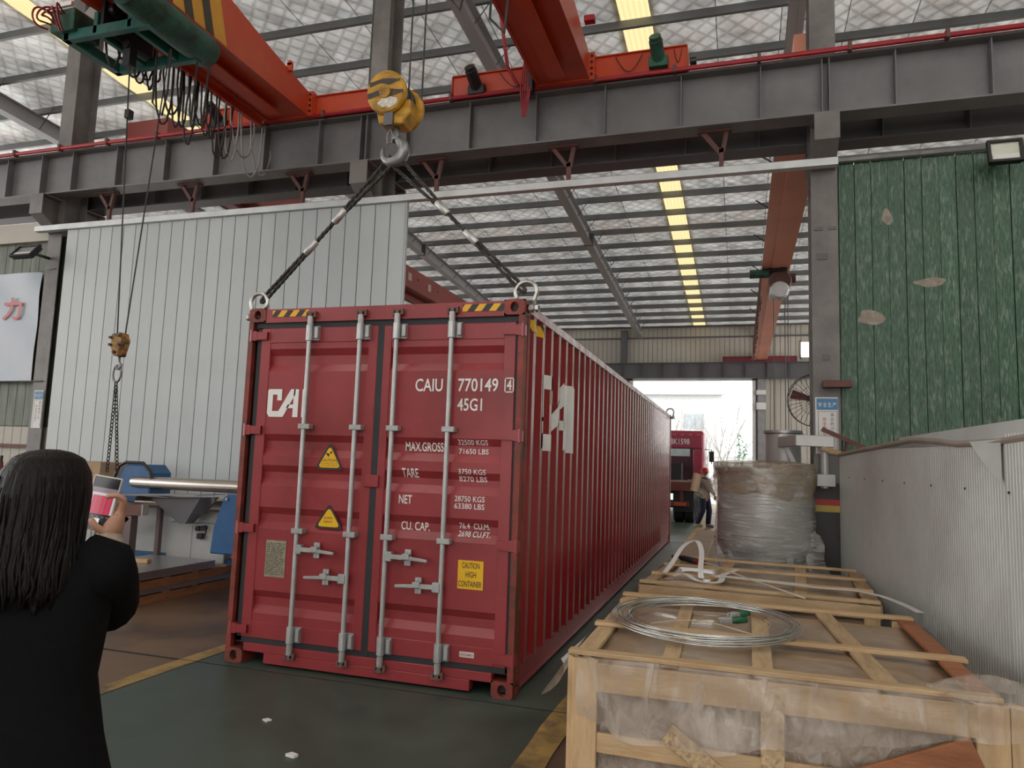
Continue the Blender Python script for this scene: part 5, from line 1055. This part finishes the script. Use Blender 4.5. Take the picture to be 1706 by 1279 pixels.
# stacks of sheet steel on timber bearers
SHT = M('grey_zinc_sheet', (.44, .45, .46), .30, .7, var=.1, scale=1.5); TIMB = wood_mat('orange_brown_timber', (.30, .15, .07), (.22, .10, .045), (4, 1, 4)); DRY = wood_mat('grey_brown_timber', (.34, .26, .19), (.26, .19, .13), (4, 1, 4))
xs0, xs1, ya, yb = -4.42, -3.42, 1.25, 3.0-.48
def sheet_stack(lab, z, n, yb):
    t = thing('sheet_stack', lab, 'steel sheets', (-4.2, 1.9, z))
    for k in range(n): obj('sheet', MB().box(xs0+.004*(k % 3), xs1-.006*(k % 2), ya-.004*(k % 2), yb, z+k*.010, z+k*.010+.008), SHT, t)
    return t
def pallet(lab, z, m_):
    t = thing('timber_pallet', lab, 'pallet', (-4.2, 1.9, z))
    for x in (xs1-.06, -3.92, xs0+.06): obj('bearer', MB().box(x-.05, x+.05, ya, 2.84, z, z+.09), m_, t)
    for y in (ya+.06, 1.75, 2.2, 2.78): obj('deck_board', MB().box(xs0, xs1-.01, y-.05, y+.05, z+.09, z+.105), DRY, t)
    return t
pallet('lower timber pallet under the stacked steel sheets', .0, TIMB); sheet_stack('lower stack of steel sheets lying on a timber pallet by the container', .107, 5, 2.86)
pallet('upper timber pallet between the two stacks of steel sheets', .158, TIMB)
sheet_stack('upper stack of steel sheets with a pale top sheet by the container', .265, 9, 2.52)
wk = tag(obj('timber_block', MB().beam((-4.1, 1.86, .378), (-3.86, 1.92, .378), .09, .045), PINE, bevel=.004), 'short pine block lying on the upper stack of steel sheets', 'block')
tag(obj('paper_scrap', MB().prism([(-.12, -1.0), (-.075, -1.02), (-.06, -.985), (-.10, -.97)], 'xy', .005, .012), WHT), 'white paper scrap on the green floor, nearer the container front', 'litter')
tag(obj('paper_scrap', MB().prism([(.34, -1.42), (.40, -1.43), (.41, -1.40), (.36, -1.385)], 'xy', .005, .02), WHT), 'white paper scrap on the green floor at the bottom of the picture', 'litter')
BXC = thing('floor_carton', 'long flat brown carton on the floor between the container and the wrapped tank', 'box', (2.05, 8.2, 0)); obj('carton', MB().box(1.93, 2.30, 5.6, 10.6, 0, .42), M('brown_carton', (.36, .25, .17), .7, var=.1), BXC, bevel=.01); obj('end_flap', MB().box(1.935, 2.295, 5.585, 5.6, .21, .415), bpy.data.materials['brown_carton'], BXC)

# ------------------------------------------------------------------ lorry with empty skeletal trailer beyond the container
TRD = M('truck_red', (.33, .025, .06), .38, 0, var=.1); TRK = M('truck_dark_frame', (.045, .04, .04), .6, 0, var=.2, scale=3); TYR = M('tyre_rubber', (.022, .022, .023), .75, var=.2, scale=10); TRR = M('trailer_rusty_red', (.20, .055, .04), .6, 0, var=.25, scale=3); LAMP = M('orange_tail_lamp', (.55, .12, .03), .35); DUST = M('dusty_deck', (.30, .26, .24), .7, 0, var=.15)
TK = thing('truck', 'red lorry cab with a high roof and rear number lettering, facing away through the doorway', 'truck', (.1, 25, 0))
x0, x1 = -1.14, 1.36
obj('cab_shell', MB().prism([(25.0, .95), (25.0, 3.05), (25.12, 3.2), (26.2, 3.25), (27.0, 2.75), (27.25, 1.9), (27.3, .95)], 'yz', x0, x1), TRD, TK, bevel=.12, bseg=4)
obj('rear_panel', MB().box(x0+.12, x1-.05, 24.97, 25.02, 1.15, 2.52), M('dark_red_cab_back', (.075, .018, .03), .5), TK, bevel=.02); obj('rear_window', MB().box(-.60, .84, 24.955, 24.985, 2.16, 2.46), M('pale_cab_glass', (.52, .62, .62), .1), TK, bevel=.01)
obj('lettering', text_mb('BK1598', .06, .81, 2.64, 2.87, 24.988, off=.01), WHT, TK)
mk = MB()
for k in range(6): mk.box(-.5+.32*k, -.36+.32*k, 24.985, 25.0, 3.03, 3.05)
obj('marker_lamp', mk, M('pink_lamp', (.7, .3, .3), .4), TK)
obj('wind_deflector', MB().box(.96, 1.34, 24.85, 25.0, 1.25, 2.45), TRD, TK, bevel=.03)
obj('mirror_arm', MB().tube([(1.34, 26.6, 2.5), (1.62, 26.5, 2.48), (1.62, 26.5, 1.9)], .02, 6), BLACK, TK); obj('mirror', MB().box(1.52, 1.72, 26.42, 26.55, 1.98, 2.42), BLACK, TK, bevel=.02)
obj('chassis', MB().box(-.55, -.35, 22.0, 27.0, .75, 1.0).box(.55, .75, 22.0, 27.0, .75, 1.0).box(-.55, .75, 22.2, 22.4, .75, 1.0).box(-.5, .7, 22.8, 23.8, 1.0, 1.14), TRK, TK); obj('air_tank', MB().box(-.6, .6, 24.3, 24.85, 1.0, 1.9), BLACK, TK, bevel=.05); obj('white_fender', MB().grid(lambda u, v: (1.0+.34*v, 23.5+.58*math.cos(PI*u), .55+.58*math.sin(PI*u)), 12, 2), M('white_fender', (.6, .6, .6), .5), TK, smooth=True)
def wheel(par, x, y, w_=.30, r=.5):
    o = obj('wheel', MB().lathe([(.28, -w_/2), (r*.93, -w_/2), (r, -w_/2+.03), (r, w_/2-.03), (r*.93, w_/2), (.28, w_/2), (.26, w_/2-.10), (0, w_/2-.10)], (x, y, r), 28, 'x'), TYR, par, auto=40); obj('hub', MB().lathe([(.27, .04), (.12, .10), (0, .12)], (x, y, r), 16, 'x'), TRK, o)
for y in (23.5, 26.4):
    for x in (-1.0, 1.2): wheel(TK, x, y)
TL = thing('container_trailer', 'empty skeletal container trailer with rusty beams and rear tyres behind the red cab', 'trailer', (.1, 20, 0))
obj('main_beam', MB().box(-.45, -.27, 17.9, 24.5, .98, 1.22).box(.47, .65, 17.9, 24.5, .98, 1.22), TRR, TL)
for y in (17.95, 19.2, 20.6, 22.2): obj('cross_beam', MB().box(-1.12, 1.38, y, y+.16, 1.10, 1.24), DUST, TL)
obj('rear_frame', MB().box(-1.12, 1.38, 17.82, 17.95, .98, 1.26), TRR, TL, bevel=.01); obj('under_run_bar', MB().box(-1.0, 1.26, 17.80, 17.9, .52, .66), TRR, TL)
for x in (-.8, 1.05): obj('tail_lamp', MB().box(x-.22, x+.14, 17.775, 17.80, .54, .64), LAMP, TL); obj('lamp_bracket', MB().box(x-.05, x+.05, 17.84, 17.9, .6, 1.0), TRR, TL)
obj('twist_lock', MB().box(1.22, 1.36, 17.86, 18.0, 1.26, 1.34).box(-1.1, -.96, 17.86, 18.0, 1.26, 1.34), DUST, TL)
for y in (18.6, 19.85, 21.1):
    obj('axle', MB().cyl((-1.0, y, .5), (1.2, y, .5), .07, 10), TRK, TL)
    for x in (-.98, -.64, .92, 1.26): wheel(TL, x, y, .28)
obj('mud_flap', MB().box(.78, 1.40, 18.0, 18.02, .35, 1.0).box(-1.14, -.52, 18.0, 18.02, .35, 1.0), BLACK, TL)

# ------------------------------------------------------------------ people
SKIN = M('skin', (.50, .27, .18), .5, 0, var=.06, scale=6)
def skin_mesh(name, V_, E_, mat, parent, root=0, levels=2):
    me = bpy.data.meshes.new(name); me.from_pydata([v[0] for v in V_], E_, []); o = bpy.data.objects.new(name, me); C.objects.link(o)
    s = o.modifiers.new('skin', 'SKIN'); s.use_smooth_shade = True
    for i, v in enumerate(V_):
        r = v[1]; sv = me.skin_vertices[0].data[i]; sv.radius = (r, r) if not isinstance(r, tuple) else r; sv.use_root = (i == root)
    o.modifiers.new('sub', 'SUBSURF').levels = levels; o.modifiers['sub'].render_levels = levels
    dg = bpy.context.evaluated_depsgraph_get(); m2 = bpy.data.meshes.new_from_object(o.evaluated_get(dg)); m2.name = name
    bpy.data.objects.remove(o); bpy.data.meshes.remove(me); m2.materials.clear()
    return obj(name, m2, mat, parent, smooth=True)
def body_graph(Mx, arms, legs, hands, tall=1.0, lean=(0, 0)):
    Vs = []; Es = []
    def v(p, r): Vs.append((Mx @ Vector(p), r)); return len(Vs)-1
    def e(*ids):
        for a, b in zip(ids[:-1], ids[1:]): Es.append((a, b))
    k = tall
    pel = v((0, 0, .92*k), .125); wa = v((0, 0, 1.06*k), .112); ch = v((0, 0, 1.26*k), .125); nb = v((0, -.01, 1.40*k), .07); nt = v((0, .01, 1.475*k), .05); hd = v((0, .015, 1.57*k), .088); cr_ = v((0, .005, 1.645*k), .062)
    e(pel, wa, ch, nb, nt, hd, cr_); chin = v((0, .075, 1.50*k), .038); e(hd, chin); nose = v((0, .118, 1.555*k), .011); e(hd, nose)
    for s in (-1, 1): er = v((s*.092, .0, 1.565*k), .014); e(hd, er)
    for s, (sh, el, wr), (kn, an), hand in zip((-1, 1), arms, legs, hands):
        a = v(sh, .050); b = v(el, .036); c = v(wr, .027); e(ch, a, b, c)
        pm_ = v(hand['palm'], (.032, .026)); e(c, pm_)
        for f in hand['fingers']:
            ids = [pm_]+[v(p, r) for p, r in f]; e(*ids)
        h = v((s*.10, 0, .86*k), .095); n = v(kn, .062); a2 = v(an, .042); e(pel, h, n, a2); t = v((an[0]+s*.02, an[1]+.14, .035), .036); e(a2, t)
    return Vs, Es
def relaxed_hand(wr, s):
    w_ = Vector(wr); palm = w_+V(0, .02, -.07); F = []
    for i, L in enumerate((.060, .070, .066, .050)):
        o = V(s*.0, .032-.020*i, -.035); F.append([(palm+o, .010), (palm+o+V(-s*.006, .004, -L*.55), .009), (palm+o+V(-s*.02, .006, -L), .0075)])
    F.append([(palm+V(-s*.006, .038, .0), .011), (palm+V(-s*.014, .058, -.025), .010), (palm+V(-s*.018, .062, -.05), .008)])
    return {'palm': palm, 'fingers': F}
# the worker in the distance
WX = thing('person', 'distant worker in a red helmet and navy work clothes walking beside the wrapped tank', 'person', (1.75, 17.0, 0))
Mw = Matrix.Translation((1.76, 17.0, 0)) @ Matrix.Rotation(math.radians(-125), 4, 'Z') 
arms = [((-.17, .0, 1.36), (-.22, .06, 1.10), (-.18, .22, .95)), ((.17, 0, 1.36), (.22, .05, 1.10), (.19, .20, .93))]
legs = [((-.10, .10, .48), (-.10, .06, .08)), ((.10, .02, .48), (.11, -.16, .09))]
g = body_graph(Mw, arms, legs, [relaxed_hand(arms[0][2], -1), relaxed_hand(arms[1][2], 1)])
skin_mesh('body', *g, SKIN, WX)
NAVY = M('navy_workwear', (.018, .022, .055), .8, 0, var=.15, scale=8)
def loft(rings, Mx, seg=24, jitter=0):
    mb = MB(); n = len(rings)
    def fn(u, v):
        t = v*(n-1); i = min(int(t), n-2); f = t-i; a, b = rings[i], rings[i+1]; q = [a[k]*(1-f)+b[k]*f for k in range(5)]; an = 2*PI*u
        j = 1+jitter*math.sin(an*5+q[0]*9)
        return Mx @ V(q[1]+q[3]*math.cos(an)*j, q[2]+q[4]*math.sin(an)*j, q[0])
    return mb.grid(fn, seg, (n-1)*4, closed_u=True)
obj('jacket', loft([(1.44, 0, 0, .075, .07), (1.40, 0, 0, .16, .10), (1.32, 0, 0, .20, .125), (1.1, 0, 0, .18, .13), (.9, 0, 0, .19, .14), (.80, 0, 0, .19, .145)], Mw), NAVY, WX, smooth=True)
for s in (0, 1):
    a, b, c = [Mw @ Vector(p) for p in arms[s]]; obj('sleeve', MB().tube([a+(a-b)*.1, a.lerp(b, .5), b, b.lerp(c, .6), c], [.085, .078, .068, .06, .05], 12), NAVY if s else M('pale_sleeve', (.5, .47, .45), .8), WX, smooth=True)
    kx, ax_ = legs[s]; sx = -1 if s == 0 else 1
    obj('trouser_leg', MB().tube([Mw @ V(sx*.09, 0, .92), Mw @ V(sx*.10, .02, .75), Mw @ Vector(kx), Mw @ V(ax_[0], ax_[1], .09)], [.11, .105, .085, .072], 14), NAVY, WX, smooth=True)
    obj('shoe', MB().tube([Mw @ V(ax_[0], ax_[1]-.05, .05), Mw @ V(ax_[0], ax_[1]+.08, .05), Mw @ V(ax_[0]+sx*.02, ax_[1]+.18, .035)], [.045, .05, .035], 10), M('grey_shoe', (.25, .24, .22), .7) if s == 0 else bpy.data.materials['grey_shoe'], WX, smooth=True)
hm_ = MB().lathe([(0, 1.72), (.06, 1.715), (.105, 1.68), (.122, 1.62), (.125, 1.59), (.135, 1.585), (.135, 1.578), (.118, 1.578)], (0, .01, 0), 24).xf(Mw); obj('helmet', hm_, M('helmet_red', (.50, .02, .025), .3), WX, smooth=True)
obj('helmet_brim', MB().prism([(-.09, .10), (-.07, .16), (.07, .16), (.09, .10)], 'xy', 1.575, 1.585).xf(Mw), bpy.data.materials['helmet_red'], WX)
# the woman in the foreground
PO = V(1.132, -3.720, 0); FA = math.radians(22)
Mp = Matrix.Translation(PO) @ Matrix.Rotation(FA, 4, 'Z')
WM = thing('person', 'woman with long black hair in a black coat photographing the container with a phone', 'person', PO)
pc = V(-.046, .384, 1.511); nv = V(.14, -.985, .09).normalized(); wv = V(.985, .14, 0).normalized(); hv = nv.cross(wv)
if hv.z < 0: hv = -hv
tl = math.radians(9); wv, hv = wv*math.cos(tl)-hv*math.sin(tl), hv*math.cos(tl)+wv*math.sin(tl)
def ph(a, b, c): return pc+wv*a+hv*b+nv*c
RWR = ph(.045, -.108, -.010)
armsP = [((-.15, .0, 1.385), (-.20, .03, 1.12), (-.13, .20, 1.02)), ((.15, 0, 1.385), (.085, .185, 1.265), tuple(RWR))]
legsP = [((-.09, .02, .47), (-.09, -.02, .08)), ((.09, .02, .47), (.09, -.02, .08))]
palm = ph(.048, -.052, -.012)
hR = {'palm': palm, 'fingers': [
    [(ph(.058, -.012, -.006), .0125), (ph(.062, .022, .012), .0105), (ph(.040, .030, .024), .009), (ph(.012, .020, .022), .0078)],
    [(ph(.050, -.010, -.018), .0115), (ph(.035, .012, -.024), .010), (ph(.004, .018, -.022), .008)],
    [(ph(.046, -.030, -.020), .0115), (ph(.026, -.012, -.026), .010), (ph(-.004, -.008, -.022), .008)],
    [(ph(.042, -.050, -.020), .0105), (ph(.022, -.036, -.025), .009), (ph(-.002, -.034, -.021), .0075)],
    [(ph(.030, -.080, .008), .0135), (ph(.004, -.066, .020), .0115), (ph(-.012, -.046, .020), .009)]]}
g = body_graph(Mp, armsP, legsP, [relaxed_hand(armsP[0][2], -1), hR], tall=.985)
skin_mesh('body', *g, SKIN, WM)
for s in (-1, 1): obj('eye', MB().lathe([(0, -.011), (.008, -.008), (.011, 0), (.008, .008), (0, .011)], (s*.033, .085, 1.557), 12).xf(Mp), M('eye_dark', (.05, .03, .02), .2) if s < 0 else bpy.data.materials['eye_dark'], WM, smooth=True)
obj('lips', MB().tube([(-.022, .098, 1.498), (0, .108, 1.50), (.022, .098, 1.498)], [.004, .007, .004], 8).xf(Mp), M('lip_red', (.40, .10, .09), .4), WM, smooth=True)
COAT = M('black_wool_coat', (.0065, .0065, .0075), .95, 0, var=.12, scale=30, bump=.25, bscale=250, spec=.12)
obj('coat', loft([(1.455, 0, -.01, .06, .058), (1.43, 0, -.01, .095, .075), (1.405, 0, -.005, .15, .092), (1.36, 0, 0, .172, .11), (1.28, 0, 0, .168, .122), (1.12, 0, 0, .150, .125), (.98, 0, 0, .178, .14), (.84, 0, 0, .215, .165), (.66, 0, 0, .238, .185), (.45, 0, 0, .258, .205), (.33, 0, 0, .265, .21)], Mp, 32, .012), COAT, WM, smooth=True)
for s in (0, 1):
    a, b, c = [Vector(p) for p in armsP[s]]
    pts = [a+V((-1 if s == 0 else 1)*-.05, 0, .02), a, a.lerp(b, .35), a.lerp(b, .75), b.lerp(a, .08)+V(0, 0, -.008), b.lerp(c, .10), b.lerp(c, .3), b.lerp(c, .55), b.lerp(c, .76)]
    obj('sleeve', MB().tube([Mp @ p for p in pts], [.062, .072, .076, .076, .076, .072, .066, .056, .050], 16), COAT, WM, smooth=True)
    obj('knit_cuff', MB().tube([Mp @ b.lerp(c, .74), Mp @ b.lerp(c, .86), Mp @ b.lerp(c, .97), Mp @ (c+(c-b)*.09)], [.040, .043, .041, .035], 16), M('beige_ribbed_knit', (.45, .36, .29), .9, 0, var=.1, scale=30, bump=.6, bscale=120) if s == 0 else bpy.data.materials['beige_ribbed_knit'], WM, smooth=True)
    sx = -1 if s == 0 else 1; an = legsP[s][1]
    obj('trouser_leg', MB().tube([Mp @ V(sx*.09, 0, .90), Mp @ V(sx*.09, .01, .47), Mp @ V(sx*.09, -.02, .08)], [.10, .08, .068], 14), COAT, WM, smooth=True)
    obj('shoe', MB().tube([Mp @ V(an[0], an[1]-.06, .05), Mp @ V(an[0], an[1]+.07, .045), Mp @ V(an[0]+sx*.015, an[1]+.17, .035)], [.045, .048, .034], 12), BLACK, WM, smooth=True)
HAIR = M('black_hair', (.008, .0065, .006), .46, 0, var=.3, scale=10, bump=.35, bscale=8, stretch=(14, 14, .8), spec=.16)
# hair: cap over the skull and a long sheet down the back, open over the face
hr_ = [(1.666, .0, .0, .016, .018), (1.660, 0, -.003, .046, .050), (1.645, 0, -.006, .074, .082), (1.61, 0, -.010, .094, .102), (1.56, 0, -.016, .102, .106), (1.50, 0, -.026, .103, .100), (1.45, 0, -.038, .106, .096), (1.41, -.004, -.048, .110, .092), (1.375, -.008, -.056, .112, .086), (1.345, -.012, -.062, .108, .08), (1.325, -.015, -.066, .10, .074)]
def hairf(u, v):
    t = v*(len(hr_)-1); i = min(int(t), len(hr_)-2); f = t-i; q = [hr_[i][k]*(1-f)+hr_[i+1][k]*f for k in range(5)]
    k_ = min(1, max(0, (v-.12)/.42)); op = math.radians(3+60*k_*k_*(3-2*k_)); an = PI/2+op+(2*PI-2*op)*u
    j = 1+(.010*math.sin(an*19+3*v)+.007*math.sin(an*43-4*v))*min(1, v*2); zz = q[0]-(.022*math.sin(an*7+1)+.015*math.sin(an*23))*max(0, v-.75)*4
    return Mp @ V(q[1]+q[3]*math.cos(an)*j, q[2]+q[4]*math.sin(an)*j, zz)
ho = obj('hair', MB().grid(hairf, 120, 44), HAIR, WM, smooth=True); sd = ho.modifiers.new('thickness', 'SOLIDIFY'); sd.thickness = .012; sd.offset = -1
st_ = MB(); rr = random.Random(21)
for k in range(110):
    an = PI/2+math.radians(70)+(2*PI-math.radians(140))*rr.random(); pts = []; st0 = rr.uniform(.30, .75)
    for i in range(9):
        v = st0+(1-st0)*i/8; v = min(v, 1); t = v*(len(hr_)-1); ii = min(int(t), len(hr_)-2); f = t-ii; q = [hr_[ii][m]*(1-f)+hr_[ii+1][m]*f for m in range(5)]; o_ = 1.0+.012*math.sin(i+k); a2 = an+.05*math.sin(i*.7+k)
        pts.append(Mp @ V(q[3]*math.cos(a2)*o_, q[2]+q[4]*math.sin(a2)*o_, q[0]-(.03*rr.random() if i == 8 else 0)))
    st_.tube(pts, [.001, .003, .004, .0045, .0045, .004, .0035, .003, .001], 5)
stuff(obj('hair_strands', st_, HAIR, WM, smooth=True))
PH = thing('phone', 'smartphone in a pale case held up by the woman, its screen showing the red container', 'phone', Mp @ pc)
def pbox(a0, a1, b0, b1, c0, c1):
    mb = MB(); P = [ph(a, b, c) for c in (c0, c1) for a, b in ((a0, b0), (a1, b0), (a1, b1), (a0, b1))]
    return mb.add([Mp @ p for p in P], [(0, 1, 2, 3), (4, 5, 6, 7), (0, 1, 5, 4), (1, 2, 6, 5), (2, 3, 7, 6), (3, 0, 4, 7)])
obj('case', pbox(-.040, .040, -.080, .080, -.007, .0045), M('pale_phone_case', (.62, .60, .57), .35), PH, bevel=.004, bseg=2)
def emis(n, c, s):
    m = bpy.data.materials.new(n); m.use_nodes = True; p = m.node_tree.nodes['Principled BSDF']; p.inputs['Base Color'].default_value = (.01, .01, .01, 1); p.inputs['Roughness'].default_value = .15
    p.inputs['Emission Color'].default_value = (*c, 1); p.inputs['Emission Strength'].default_value = s; return m
obj('screen', pbox(-.036, .036, -.076, .076, .0046, .005), emis('screen_black', (.01, .01, .012), .5), PH)
for nm, q, m_ in (('picture_sky', (-.036, .036, .030, .045, .0052, .0054), emis('screen_grey', (.30, .22, .25), .6)), ('picture_wall', (-.036, .036, -.032, .030, .0052, .0054), emis('screen_pale', (.62, .60, .60), .7)), ('picture_container', (-.026, .030, -.032, .022, .0055, .0057), emis('screen_red', (.60, .03, .08), .7)), ('shutter_button', (-.008, .008, -.058, -.044, .0052, .0056), emis('screen_white', (.8, .8, .8), .8))): obj(nm, pbox(*q), m_, PH)
for k in range(4): obj('picture_bar', pbox(-.018+.013*k, -.0165+.013*k, -.03, .020, .0058, .0059), bpy.data.materials['screen_grey'], PH)
for k in range(5): obj('icon', pbox(-.030+.0135*k, -.024+.0135*k, -.041, -.038, .0052, .0054), bpy.data.materials['screen_grey'], PH)
